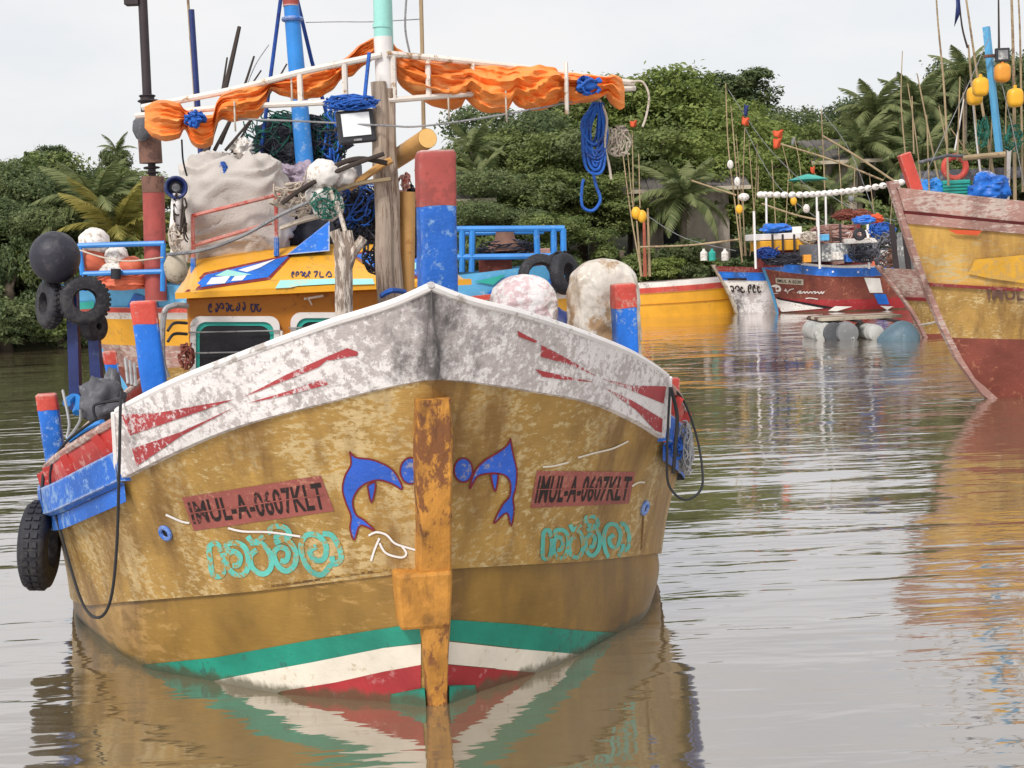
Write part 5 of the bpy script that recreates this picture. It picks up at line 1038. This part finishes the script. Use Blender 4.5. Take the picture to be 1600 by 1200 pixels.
flag([(1238, 215), (1243, 214), (1244, 226), (1236, 227)], 53, 'drum_grey', 'grey pennant tip on the leaning cane'); flag([(1266, 262), (1273, 260), (1274, 271), (1268, 272)], 53, 'flag_red', 'tiny red flag above the green parasol')
q = MB(); q.lathe([(0, .22), (.35, .14), (.75, 0), (.7, -.03), (.3, .08), (0, .12)], py_(1262, 281, 52.5), None, 14); mk('green_parasol', q, 'teal', label='flat green parasol among the cane poles', cat='parasol')
for i, p in enumerate(([(1080, 282), (1150, 305)], [(1220, 225), (1300, 250), (1380, 282)], [(1285, 212), (1340, 245), (1400, 285)], [(1000, 386), (1080, 383), (1155, 374)], [(1190, 318), (1240, 335), (1275, 343)])):
    thing_pole('cross_pole', p, (52, 51, 45, 49, 50)[i], .035, 'pole_tan', ('bamboo pole sloping down towards the white boat canes', 'long bamboo boom sloping down behind the float line', 'upper bamboo boom sloping down to the red bow post', 'bamboo pole lying across from the yellow boat posts', 'short boom under the float line above the blue cover')[i], 'pole', taper=.9)
for x in (1197, 1276, 1290):
    q = MB(); q.tube([py_(x, 300, 49), py_(x+1, 360, 49)], .036, 8); mk('frame_post', q, 'white_paint', label={1197: 'white frame post above the blue canopy cover', 1276: 'white frame post under the middle of the float line', 1290: 'leaning white frame post beside the tall thin cane'}[x], cat='post')
PBT = Hull('fishing_boat', py_(1300, 470, 55)*1.0-Vector((0, 0, py_(1300, 470, 55).z)), 8, 6.5, 2.3, 2.3, 1.9, .9, 'pinkish weathered boat with grey wheelhouse moored behind the red hull', fw=.75, full=.5)
PBT.band(0, .12, 'foam_white', 'cap_rail', .04); PBT.band(.12, .5, 'old_pink', 'hull_side'); PBT.band(.5, 1, 'rust_red', 'lower_hull'); PBT.band(1, 1.3, 'hull_under', 'hull_bottom'); PBT.deck(.2); PBT.stem('old_pink', .05, .08)
box_px(1300, 1372, 368, 398, 55.5, 1.6, 'wheelhouse', 'old_pink', PBT.e); box_px(1294, 1380, 360, 368, 55.2, 2.0, 'wheelhouse_roof', 'white_paint', PBT.e)
for x0 in (1306, 1322, 1338, 1354): box_px(x0, x0+11, 373, 387, 55.4, .1, 'wheelhouse_window', 'glass_dark', PBT.e, 0)
for i, (p, Y, lab) in enumerate((([(1138, 140), (1200, 230), (1276, 305)], 51, 'wire from the tallest cane down to the white frame'), ([(1289, 180), (1330, 240), (1372, 350)], 50, 'wire from the tall thin cane to the far canopy'), ([(1164, 200), (1215, 290), (1290, 350)], 50, 'wire from the pennant cane to the canopy roof'), ([(1290, 300), (1340, 330), (1400, 345)], 46, 'slack wire beneath the string of floats'), ([(1008, 335), (1070, 372), (1150, 392)], 50, 'wire from the reddish post to the white boat'), ([(1545, 60), (1500, 160), (1440, 285)], 25, 'stay from the light blue post to the red bow post'), ([(1560, 110), (1582, 200), (1600, 290)], 25, 'stay from the light blue post down to the rail'))):
    rope('stay', [py_(x, y, Y) for x, y in p], .012 if Y > 30 else .008, 'rope_grey', lab, 'wire', n=5)
# --- yellow boat
YB = Hull('fishing_boat', gz(1150, 492, 0)+Vector((.2, 1.8, 0)), 178, 7.5, 2.0, 1.35, 1.2, .3, 'bright yellow boat with white and red gunwale behind the wrapped bundle', fw=.8)
YB.band(0, .14, 'foam_white', 'cap_rail', .03); YB.band(.14, .30, 'bright_red', 'rail', .04); YB.band(.30, .62, 'roof_yellow', 'upper_strake'); YB.band(.62, .64, 'wall_orange', 'plank_line', .03); YB.band(.64, 1, 'roof_yellow', 'lower_strake'); YB.band(1, 1.3, 'hull_under', 'hull_bottom'); YB.deck(.3); YB.stem('roof_yellow', .05, .06)
for i, (pts, r, m_, lab) in enumerate((([(972, 230), (985, 330), (1003, 432)], .03, 'pole_tan', 'cane pole slanting up to the pale net coil'), ([(980, 230), (990, 330), (1000, 340)], .025, 'pole_tan', 'cane pole beside the slanting one above the yellow float'), ([(988, 205), (990, 330)], .025, 'pole_tan', 'cane pole topped by a small orange flag'), ([(998, 240), (1000, 325)], .025, 'pole_tan', 'upright cane right of the flagged cane'), ([(1006, 330), (1008, 432)], .075, 'pole_red', 'thick reddish post on the yellow boat'), ([(1012, 325), (1015, 432)], .06, 'pole_tan', 'thick brown post beside the reddish post'), ([(995, 345), (1002, 432)], .05, 'pole_tan', 'pale post under the yellow float'))):
    thing_pole('cane_pole', pts, 49.5+.15*i, r, m_, lab, 'pole', group='poles on the yellow boat')
flag([(984, 190), (995, 188), (994, 198), (986, 199)], 50, 'flag_red', 'small orange flag on the cane over the yellow boat')
for (px, py, lab) in ((994, 333, 'yellow float lashed to the posts of the yellow boat'), (1003, 338, 'second yellow float beside its twin on the posts')):
    q = MB(); q.blob(py_(px, py, 49), (.17, .17, .22), 16, 10, .04, 2, px); mk('pole_float', q, 'float_yellow', label=lab, cat='float')
# --- raft of drums
RP = gz(1345, 530, 0)
RFT = empty('drum_raft', RP, R_(-3), 'low raft of planks floating on drums beside the red boat', 'raft')
for i, (x, m_) in enumerate(((1287, 'drum_white'), (1301, 'drum_dark'), (1322, 'drum_grey'), (1366, 'drum_white'))):
    c = gz(x, 530, 0)+Vector((0, .6, .16)); q = MB(); q.tube([c+Vector((0, -.86, 0)), c+Vector((0, -.84, 0)), c+Vector((0, -.78, 0)), c+Vector((0, .7, 0))], [.20, .26, .27, .27] if i != 3 else [.15, .19, .2, .2], 18); dr = mk('drum', q, m_, RFT)
    q = MB(); q.torus(c+Vector((0, -.5, 0)), .272 if i != 3 else .202, .012, Matrix.Rotation(R_(90), 3, 'X'), 20, 6); mk('drum_hoop', q, m_, dr)
for k in range(4):
    A = gz(1280, 530, 0)+Vector((0, -.1+.4*k, .50)); B = gz(1405, 524, 0)+Vector((0, -.1+.4*k, .50)); q = MB(); q.beam(A, B, .34, .07); mk('plank', q, 'foam_tan' if k % 2 == 0 else 'mast_brown', RFT, smooth=False)
for x in (1284, 1340, 1398):
    A = gz(x, 529, 0)+Vector((0, -.35, .44)); q = MB(); q.beam(A, A+Vector((0, 1.9, 0)), .10, .06); mk('cross_beam', q, 'mast_dark', RFT, smooth=False)
q = MB(); cc = gz(1404, 532, 0)
q.grid(lambda u, v: cc+Vector(((u-.5)*1.05, .42*math.sin(math.pi*u)**.6*math.cos(math.pi*v), -.05+.62*math.sin(math.pi*v)**.8*(math.sin(math.pi*(.06+.9*u))**.7)*(.55+.55*u))), 20, 12); mk('upturned_canoe', q, 'canoe_blue', label='upturned grey-blue dinghy by the drum raft', cat='dinghy', ang=80)
# --- pale blue boat moored behind the main one
BA2 = 22.6
BB2 = Hull('fishing_boat', ((215-800)/2200*24, 24, 0), 2, 7.3, 3.0, 2.3, 2.15, 1.35, 'pale blue boat with blue pipe rails moored crosswise behind the ochre boat', fw=.7, full=.4)
BB2.band(0, .16, 'sky_blue', 'bulwark', .05); BB2.band(.16, .20, 'bright_red', 'rail', .09); BB2.band(.20, .25, 'foam_white', 'strake'); BB2.band(.25, .45, 'roof_yellow', 'upper_strake'); BB2.band(.45, .62, 'old_pink', 'hull_side'); BB2.band(.62, 1.0, 'rust_red', 'lower_hull'); BB2.band(1, 1.3, 'hull_under', 'hull_bottom'); BB2.deck(.1); BB2.stem('sky_blue', .05, .08)
TBB = BB2.tree()
for p in ([(200, 480), (212, 457), (245, 468), (252, 484)], [(840, 455), (862, 430), (890, 438), (880, 458)], [(760, 458), (795, 432), (850, 448), (800, 470)]): paint('painted_flash', [p], 'blue_paint', TBB, BB2.e, .05)
for p in ([(112, 472), (150, 468), (150, 480), (114, 482)], [(740, 440), (790, 428), (770, 445)]): paint('painted_flash', [p], 'teal', TBB, BB2.e, .05)
def pipes(lines, Y, r, m_, par, nm='pipe_rail'):
    for p in lines:
        q = MB(); q.tube([py_(x, y, Y) for x, y in p], r, 8); mk(nm, q, m_, par)
pipes(([(122, 384), (257, 380)], [(130, 428), (255, 424)], [(255, 380), (254, 455)], [(124, 384), (132, 455)]), BA2-.2, .042, 'blue_pipe', BB2.e)
pipes(([(712, 358), (882, 357)], [(712, 402), (882, 400)], [(865, 358), (866, 430)], [(880, 357), (881, 430)], [(838, 358), (840, 404)], [(722, 358), (722, 425)], [(738, 360), (737, 425)]), BA2+.3, .05, 'blue_pipe', BB2.e)
pipes(([(725, 365), (850, 362)],), BA2+1.0, .04, 'blue_pipe', BB2.e)
q = MB(); q.tube([py_(181, 420, BA2-.3), py_(181, 436, BA2-.3)], .08, 12); mk('pipe_clamp', q, 'rubber', BB2.e)
# its tall stepped mast
def mst(y0, y1, x0, x1, r, m_, nm, par):
    q = MB(); q.tube([py_(x0, y0, BA2), py_(x1, y1, BA2)], r, 18); return mk(nm, q, m_, par)
MS = mst(300, 470, 240, 244, .172, 'mast_red', 'exhaust_mast', BB2.e)
mst(276, 301, 239, 240, .18, 'mast_brown', 'mast_sleeve', MS); mst(255, 276, 237, 238, .06, 'mast_dark', 'mast_neck', MS); mst(206, 255, 233, 236, .18, 'mast_brown', 'mast_sleeve', MS); mst(150, 206, 230, 233, .11, 'mast_dark', 'mast_neck', MS); mst(-40, 150, 221, 230, .072, 'mast_dark', 'mast_top', MS)
for (x, y, r) in ((237, 262, .085), (238, 270, .07), (230, 150, .085), (232, 158, .11)):
    q = MB(); q.torus(py_(x, y, BA2), r*.9, r*.68, None, 20, 8, .35); mk('mast_flange', q, 'mast_dark', MS)
q = MB(); q.box(py_(207, 3, BA2), (.22, .2, .1)); q.tube([py_(207, 3, BA2), py_(221, 2, BA2)], .02, 6); mk('mast_lamp', q, 'mast_dark', MS, smooth=False)
q = MB(); q.blob(py_(222, 200, BA2-.25), (.15, .1, .2), 16, 10, .2, 3, 3); mk('grey_float', q, 'grey_tarp', label='grey cloth bundle tied to the dark mast top', cat='bundle')
for (px, py, rx, rz, m_, lab) in ((147, 378, .165, .15, 'foam_white', 'rounded white float on top of the orange float behind the blue rail'), (145, 408, .165, .16, 'foam_orange', 'orange float behind the blue pipe rail'), (182, 402, .13, .13, 'foam_white', 'white float resting against the blue pipe rail'), (180, 425, .18, .12, 'foam_white', 'lower white float behind the blue pipe rail'), (205, 418, .15, .12, 'foam_orange', 'orange and white float nearest the red mast')):
    q = MB(); q.blob(py_(px, py, BA2+.1), (rx*1.5, rx*1.5, rz*1.5), 22, 14, .1, 2, px); mk('float', q, m_, label=lab, cat='float', group='floats behind the blue rail')
cloth_bag('orange_bundle', py_(190, 440, BA2+.1), (.42, .3, .13), 'foam_orange', 'flattened salmon bundle lying below the floats on the pale blue boat', 'bundle', 3, p=3)
q = MB(); q.tube(spline([py_(122, 390, BA2-.3), py_(160, 402, BA2-.3), py_(200, 408, BA2-.3), py_(255, 402, BA2-.3)], 5), .012, 6); mk('rail_rope', q, 'rope_cream', BB2.e)
# cargo on its right side
q = MB(); q.lathe([(.0, 0), (.40, 0), (.30, .08), (.17, .2), (.14, .36), (0, .4)], py_(790, 392, BA2+.9), None, 20); mk('net_pile', q, 'mast_brown', label='hat-shaped brown net pile inside the blue pipe frame', cat='net pile')
tangle('net_fringe', py_(790, 388, BA2+.7), (.45, .2, .14), 30, .012, 'net_dark', 93, 'dark net strands around the brown net pile', 'netting')
for i, (x0, x1, y0, y1, m_) in enumerate(((750, 860, 390, 401, 'old_pink'), (748, 800, 405, 428, 'rust_red'), (818, 868, 412, 430, 'rust_red'))):
    o = box_px(x0, x1, y0, y1, BA2+.8, .5, 'cargo_box', m_, None); tag(o, ('flat pinkish board under the brown net pile', 'rusty red box below the flat board', 'rusty red box behind the black hoses')[i], 'box')
tyre('hung_tyre', py_(845, 432, BA2-.4), .36, .09, (.2, -1, .25), 'black tyre on the pale blue boat behind the white bundle', tread=False); tyre('hung_tyre', py_(882, 428, BA2-.3), .33, .1, (.9, -.6, .1), 'black tyre seen edgeways beside the brown wrapped bundle', tread=False)
tangle('hose_coil', py_(875, 412, BA2), (.2, .1, .18), 10, .027, 'rope_dark', 91, 'coil of dark hose between the bundle and the blue frame', 'hose')
q = MB(); q.blob(py_(878, 525, 12), (.13, .2, .24), 20, 14, .15, 2, 5); mk('dark_cover', q, 'navy', label='navy cover between the two wrapped bundles', cat='cover')
# ------------------------------------------------------------------ HOUSES
def house(name, x0, x1, yt, yb, Y, label, wm_='house_wall', depth=5):
    A = py_(x0, yb, Y); B = py_(x1, yb, Y); zt_ = py_(x0, yt, Y).z; zb = terr((A.x+B.x)/2, Y)-.5
    e = empty(name, ((A.x+B.x)/2, Y, zb), 0, label, 'house')
    q = MB(); q.box(((A.x+B.x)/2, Y+depth/2, (zt_+zb)/2), (B.x-A.x, depth, zt_-zb)); mk('wall', q, wm_, e, smooth=False)
    n = 14; wd = (B.x-A.x+1.6)/n
    for sd in (0, 1):
        for i in range(n):
            x = A.x-.8+wd*(i+.5); P = [Vector((x-wd*.47, Y-.9 if sd == 0 else Y+depth+.9, zt_-.15)), Vector((x+wd*.47, Y-.9 if sd == 0 else Y+depth+.9, zt_-.15)), Vector((x+wd*.47, Y+depth/2, zt_+1.1)), Vector((x-wd*.47, Y+depth/2, zt_+1.1))]
            q = MB(); q.hexa(P+[p+Vector((0, 0, .06+.02*(i % 2))) for p in P]); mk('roof_sheet', q, 'house_roof', e, smooth=False)
    q = MB(); q.box(((A.x+B.x)/2, Y-.92, zt_-.1), (B.x-A.x+1.6, .05, .16)); mk('fascia', q, 'foam_tan', e, smooth=False)
    q = MB(); q.box((A.x+.35*(B.x-A.x), Y-.02, (zt_+zb)/2+.2), ((B.x-A.x)*.18, .1, (zt_-zb)*.4)); mk('window', q, 'dark_inside', e, smooth=False)
    return e
house('house', 1000, 1140, 297, 360, 60, 'low house with dark sheet roof behind the coconut fronds')
house('house', 714, 748, 312, 370, 57, 'small brown plank hut behind the pale blue boat', 'plank_brown', 3)
house('house', 1290, 1345, 252, 330, 66, 'distant grey gabled house half hidden under palms')
# ------------------------------------------------------------------ TREES
def leaf_crown(seed, lobes, nleaf, ls, droop=.2):
    rnd = random.Random(seed); v = []; f = []
    per = nleaf//len(lobes)
    for (cx, cy, cz, rx, rz) in lobes:
        ncl = max(8, per//26)
        for c in range(ncl):
            while True:
                d = Vector((rnd.gauss(0, 1), rnd.gauss(0, 1), rnd.gauss(.25, 1)))
                if d.length > .1: break
            d.normalize(); k = rnd.uniform(.72, 1.04); cp = Vector((cx+d.x*rx*k, cy+d.y*rx*k, cz+d.z*rz*k)); cr = rnd.uniform(.22, .42)*min(rx, 1.3)
            for i in range(26):
                o = Vector((rnd.gauss(0, .5), rnd.gauss(0, .5), rnd.gauss(0, .32)))*cr; p = cp+o
                n = (d*.9+Vector((rnd.gauss(0, .55), rnd.gauss(0, .55), rnd.gauss(.35, .5)))).normalized(); x = n.orthogonal().normalized()
                x = (Matrix.Rotation(rnd.uniform(0, 6.28), 3, n) @ x); y = n.cross(x); s = ls*rnd.uniform(.7, 1.35); dz = Vector((0, 0, -droop*s))
                b0 = len(v); v += [p-x*s*.9, p-y*s*.42, p+x*s*.9+dz, p+y*s*.42]; f.append((b0, b0+1, b0+2, b0+3))
    return v, f
def tree_proto(seed, R, H, nl, ls, m_, nleaf):
    """crown centred above trunk; R crown radius, H total height"""
    rnd = random.Random(seed); lob = []
    for i in range(nl):
        a = rnd.uniform(0, 6.28); r = R*math.sqrt(rnd.uniform(0, .62)); z = H-R*.35-rnd.uniform(0, 1)**1.2*(H*.62)*(.25+.75*(r/R)); rr = R*rnd.uniform(.26, .42); lob.append((r*math.cos(a), r*math.sin(a), z, rr, rr*rnd.uniform(.6, .85)))
    v, f = leaf_crown(seed, lob, nleaf, ls); me = bpy.data.meshes.new('crown'); me.from_pydata([tuple(p) for p in v], [], f); me.materials.append(MATS[m_])
    q = MB(); q.tube(spline([(0, 0, -.5), (.1, .05, H*.3), (-.05, .1, H*.55), (0, 0, H*.8)], 4), [.26*(1-.6*i/12) for i in range(13)], 9)
    for (x, y, z, rr, rz) in lob[::2]: q.tube(spline([(0, .05, H*.35), (x*.5, y*.5, (H*.4+z)/2), (x, y, z)], 4), [.11*(1-.6*i/8) for i in range(9)], 6)
    mt = bpy.data.meshes.new('trunk'); mt.from_pydata([tuple(p) for p in q.v], [], q.f); mt.materials.append(MATS['bark']); mt.polygons.foreach_set('use_smooth', [True]*len(mt.polygons))
    return me, mt, R, H
PR = [tree_proto(1, 3.6, 9, 22, .115, 'leaf_mid', 30000), tree_proto(2, 3.2, 8, 18, .105, 'leaf_mid', 26000), tree_proto(3, 3.8, 9, 24, .125, 'leaf_light', 30000), tree_proto(4, 2.6, 10, 14, .11, 'leaf_dark', 20000), tree_proto(5, 3.4, 8, 20, .11, 'leaf_dark', 28000)]
SH = [tree_proto(11, 1.6, 2.4, 10, .085, 'leaf_dark', 9000), tree_proto(12, 1.5, 2.2, 9, .09, 'leaf_mid', 8000), tree_proto(13, 1.4, 1.9, 9, .10, 'leaf_light', 7000)]
def place(pr, name, x, y, H, R, rz, label, cat, group, parts=('crown', 'trunk')):
    me, mt, R0, H0 = pr; zb = terr(x, y)-.1; e = empty(name, (x, y, zb), rz, label, cat, group); e.scale = (R/R0, R/R0, (H-zb)/H0)
    for nm, ms in zip(parts, (me, mt)):
        o = bpy.data.objects.new(nm, ms); COL.objects.link(o); o.parent = e
    return e
TL_ = {0: 'broad mid-green leafy tree', 1: 'bushy mid-green tree', 2: 'light green spreading tree', 3: 'tall dark slender tree', 4: 'dense dark green tree'}
rnd = random.Random(5)
LMK = ((-60, 'beside the water left of the black ball buoy'), (20, 'near the black ball buoy'), (80, 'over the black ball buoy'), (130, 'over the outward-facing tyre'), (180, 'by the yellowing palm'), (230, 'behind the red mast'), (290, 'behind the horn loudspeaker'), (365, 'behind the beige sack'), (440, 'behind the lilac bag'), (520, 'behind the floodlight'), (600, 'behind the foremast'), (670, 'behind the bow bitt'), (735, 'beside the plank hut'), (790, 'over the white domed bundle'), (850, 'over the blue pipe frame'), (920, 'behind the coiled blue rope'), (985, 'behind the flagged cane'), (1040, 'over the low house'), (1075, 'by the drooping palm'), (1125, 'behind the white boat canes'), (1165, 'behind the navy pennant'), (1215, 'behind the orange flags'), (1250, 'behind the green parasol'), (1285, 'behind the tall thin cane'), (1330, 'by the gabled house'), (1370, 'over the bamboo booms'), (1415, 'behind the red bow post'), (1465, 'behind the bowed rod'), (1520, 'behind the paired jerrycans'), (1565, 'behind the small square lamp'), (1600, 'behind the ribbed yellow float'), (1660, 'beyond the large yellow boat'))
USED = set()
def lab_at(kind, px, tall):
    near = sorted(LMK, key=lambda q: abs(q[0]-px))
    for nm in near[:2]:
        for r_ in (tall, ''):
            t_ = (r_+' '+kind+' '+nm[1]).strip()
            if t_ not in USED: USED.add(t_); return t_
    return (tall+' '+kind+' '+near[0][1]).strip()
def T(px, top, Y, R, k, where):
    P = py_(px, top, Y); place(PR[k], 'broadleaf_tree', P.x, P.y, P.z, R, rnd.uniform(0, 6), lab_at(TL_[k], px, 'high-topped' if P.z > 8.5 else 'low'), 'tree', 'trees '+where)
WL = 'on the bank beyond the black ball buoy'
for a in ((-40, 232, 56, 3.4, 4), (30, 228, 57, 3.2, 1), (90, 243, 55, 3.0, 4), (140, 252, 58, 3.0, 1), (210, 275, 57, 3.2, 4), (8, 300, 51, 2.6, 4), (70, 320, 50.5, 2.4, 4), (135, 345, 51, 2.4, 4), (215, 330, 51.5, 2.4, 1), (-50, 330, 50.5, 2.6, 1), (62, 216, 60, 1.4, 3), (185, 222, 60, 1.1, 3)): T(*a, WL)
WM = 'behind the cabin of the ochre boat'
for a in ((280, 318, 56, 3.2, 4), (360, 325, 57, 3.2, 1), (440, 325, 56, 3.2, 4), (520, 320, 58, 3.2, 1), (600, 315, 57, 3.2, 4), (670, 300, 57, 3.0, 1), (730, 262, 60, 2.6, 4)): T(*a, WM)
WR = 'on the wooded bank beyond the coiled blue rope'
for a in ((800, 195, 62, 3.6, 0), (855, 150, 66, 4.2, 4), (930, 112, 68, 4.6, 0), (1005, 104, 69, 4.8, 2), (1070, 128, 68, 4.2, 2), (1125, 102, 78, 3.2, 3), (1120, 165, 66, 4.0, 2), (900, 200, 62, 3.6, 4), (980, 190, 64, 4.0, 0), (1060, 200, 63, 3.8, 2), (840, 255, 59, 3.0, 1), (780, 262, 58, 2.8, 4), (920, 262, 60, 3.0, 0), (1010, 265, 63, 3.0, 0), (770, 310, 54, 2.2, 4), (860, 325, 54, 2.2, 1), (1160, 250, 64, 3.0, 2)): T(*a, WR)
WF = 'on the far bank behind the string of white floats'
for a in ((1175, 165, 74, 3.2, 4), (1215, 178, 72, 3.4, 0), (1270, 180, 76, 3.2, 4), (1325, 180, 74, 3.4, 1), (1370, 148, 76, 3.4, 4), (1420, 125, 78, 3.6, 4), (1470, 100, 76, 3.6, 4), (1515, 78, 76, 3.4, 4), (1565, 82, 76, 3.6, 4), (1610, 84, 76, 3.4, 4), (1200, 235, 68, 2.8, 2), (1245, 262, 66, 2.6, 0), (1330, 258, 70, 2.8, 4), (1400, 240, 70, 3.0, 4), (1460, 220, 70, 3.0, 1), (1530, 210, 70, 3.0, 4), (1590, 215, 70, 3.0, 4), (1640, 150, 72, 4, 4)): T(*a, WF)
def bush2(px, top, Y, R, k, where):
    P = py_(px, top, Y); place(SH[k], 'shrub', P.x, P.y, max(P.z, terr(P.x, P.y)+.8), R, rnd.uniform(0, 6), lab_at(SL_[k].replace('waterside shrub', 'shrub overhanging the water'), px, 'large' if R > 1.3 else 'small'), 'shrub', 'shrubs '+where, ('foliage', 'stem'))
SL_ = ('dark green waterside shrub', 'mid-green waterside shrub', 'light green waterside shrub')
def bush(px, top, Y, R, k, where):
    P = py_(px, top, Y); place(SH[k], 'shrub', P.x, P.y, max(P.z, terr(P.x, P.y)+.8), R, rnd.uniform(0, 6), lab_at(SL_[k], px, 'large' if R > 1.5 else 'small'), 'shrub', 'shrubs '+where, ('foliage', 'stem'))
for i in range(15):
    px = -70+i*25; bush(px, 400+rnd.uniform(-35, 45), 48.0+rnd.uniform(-.4, 1.5), rnd.uniform(1.2, 1.9), (0, 0, 1, 0)[i % 4], 'below the trees beyond the black ball buoy')
for i in range(18):
    px = 700+i*30; Yb = bank_y(py_(px, 400, 55).x)+1.2
    bush(px, 392+rnd.uniform(-40, 30), Yb+rnd.uniform(0, 2), rnd.uniform(1.1, 1.8), (0, 1, 0, 2)[i % 4], 'along the bank behind the yellow boat')
for i in range(14):
    px = 1190+i*32; Yb = bank_y(py_(px, 400, 62).x)+1.0
    bush(px, 345+rnd.uniform(-35, 20), Yb+rnd.uniform(0, 2), rnd.uniform(1.3, 2.0), (0, 1, 0, 0)[i % 4], 'along the bank behind the red boat')
for i in range(14):
    px = -60+i*22; P = py_(px, 530, 46); Yb = bank_y(P.x)-.2+rnd.uniform(-.3, .4); P = py_(px, 470, Yb)
    bush2(px, 462+rnd.uniform(-25, 30), Yb, rnd.uniform(1.0, 1.6), (0, 0, 1, 0, 2)[i % 5], 'overhanging the water beyond the black ball buoy')
# palms
def frond_mesh(seed, L, m_, nl=30, droop=1.0, lw=.05):
    rnd = random.Random(seed); v = []; f = []; pts = []
    for i in range(nl+1):
        t_ = i/nl; pts.append(Vector((L*t_*(1-.18*droop*t_), 0, L*(.35*t_-.62*droop*t_*t_))))
    q = MB(); q.tube(pts[::3], [.035*(1-.8*i/(len(pts[::3])-1)) for i in range(len(pts[::3]))], 4)
    for i in range(2, nl+1):
        t_ = i/nl; p = pts[i]; d = (pts[i]-pts[i-1]).normalized(); ll = L*.30*math.sin(math.pi*min(1, .12+t_*.86))**.7*(1-.25*t_)
        for sd in (-1, 1):
            e = p+(Vector((0, sd, 0))*.8+d*.55+Vector((0, 0, -.35-.4*rnd.random()))).normalized()*ll; mid = p.lerp(e, .5)+Vector((0, 0, .05*L*.2)); n = d*lw
            q.add([p-n, p+n, mid+n*.9, e, mid-n*.9], [(0, 1, 2, 4), (4, 2, 3)])
    me = bpy.data.meshes.new('frond'); me.from_pydata([tuple(p) for p in q.v], [], q.f); me.materials.append(MATS[m_]); return me
FR = {c: [frond_mesh(s, 2.6, c, droop=d) for s, d in ((1, .7), (2, 1.0), (3, 1.25))] for c in ('palm_green', 'palm_yellow')}
def palm(px, py, Y, Ls, n, c, label, rx=None, trunk=.13):
    P = py_(px, py, Y); zb = terr(P.x, P.y); e = empty('palm_tree', (P.x, P.y, zb), 0, label, 'palm', 'palms on the banks'); r2 = random.Random(int(px))
    h = P.z-zb; q = MB(); q.tube(spline([Vector((P.x-.3, P.y, zb-.4)), Vector((P.x-.1, P.y, zb+h*.5)), Vector((P.x, P.y, P.z))], 5), [trunk*(1.25-.5*i/10) for i in range(11)], 10); mk('trunk', q, 'palm_bark', e)
    for i in range(n):
        a = 2*math.pi*i*.618+r2.uniform(-.2, .2); k = i/n; o = bpy.data.objects.new('frond', FR[c][min(2, int(k*3))]); COL.objects.link(o); o.parent = e; o.location = (0, 0, h)
        o.rotation_euler = (r2.uniform(-.15, .15), R_(-62+88*k), a); s = Ls/2.6*r2.uniform(.85, 1.1); o.scale = (s, s, s)
    return e
palm(150, 325, 49.5, 2.6, 20, 'palm_green', 'young coconut palm with upright green fronds behind the floats')
palm(182, 368, 48.6, 2.7, 20, 'palm_yellow', 'yellowing coconut palm with arched fronds behind the orange float')
palm(182, 236, 61, 1.0, 12, 'palm_green', 'small dark palm top above the trees beside the dark mast')
palm(738, 238, 60, 1.8, 14, 'palm_green', 'palm top showing beside the red head of the bow bitt')
palm(752, 285, 58, 1.8, 14, 'palm_green', 'shaggy palm right of the red head of the bow bitt')
palm(1070, 312, 58, 2.7, 18, 'palm_green', 'coconut palm drooping in front of the low house')
palm(1365, 178, 68, 2.5, 20, 'palm_green', 'tall coconut palm behind the red bow post')
palm(1345, 235, 66, 2.7, 18, 'palm_green', 'coconut palm with long hanging fronds above the bamboo booms')
palm(1428, 165, 69, 2.6, 20, 'palm_green', 'coconut palm behind the canes of the large yellow boat')
palm(1508, 120, 72, 2.4, 16, 'palm_green', 'dark coconut palm behind the yellow jerrycans')
palm(1440, 250, 64, 2.5, 18, 'palm_green', 'low coconut palm behind the red life ring')
palm(1300, 320, 62, 2.2, 14, 'palm_green', 'low spreading palm under the float line')
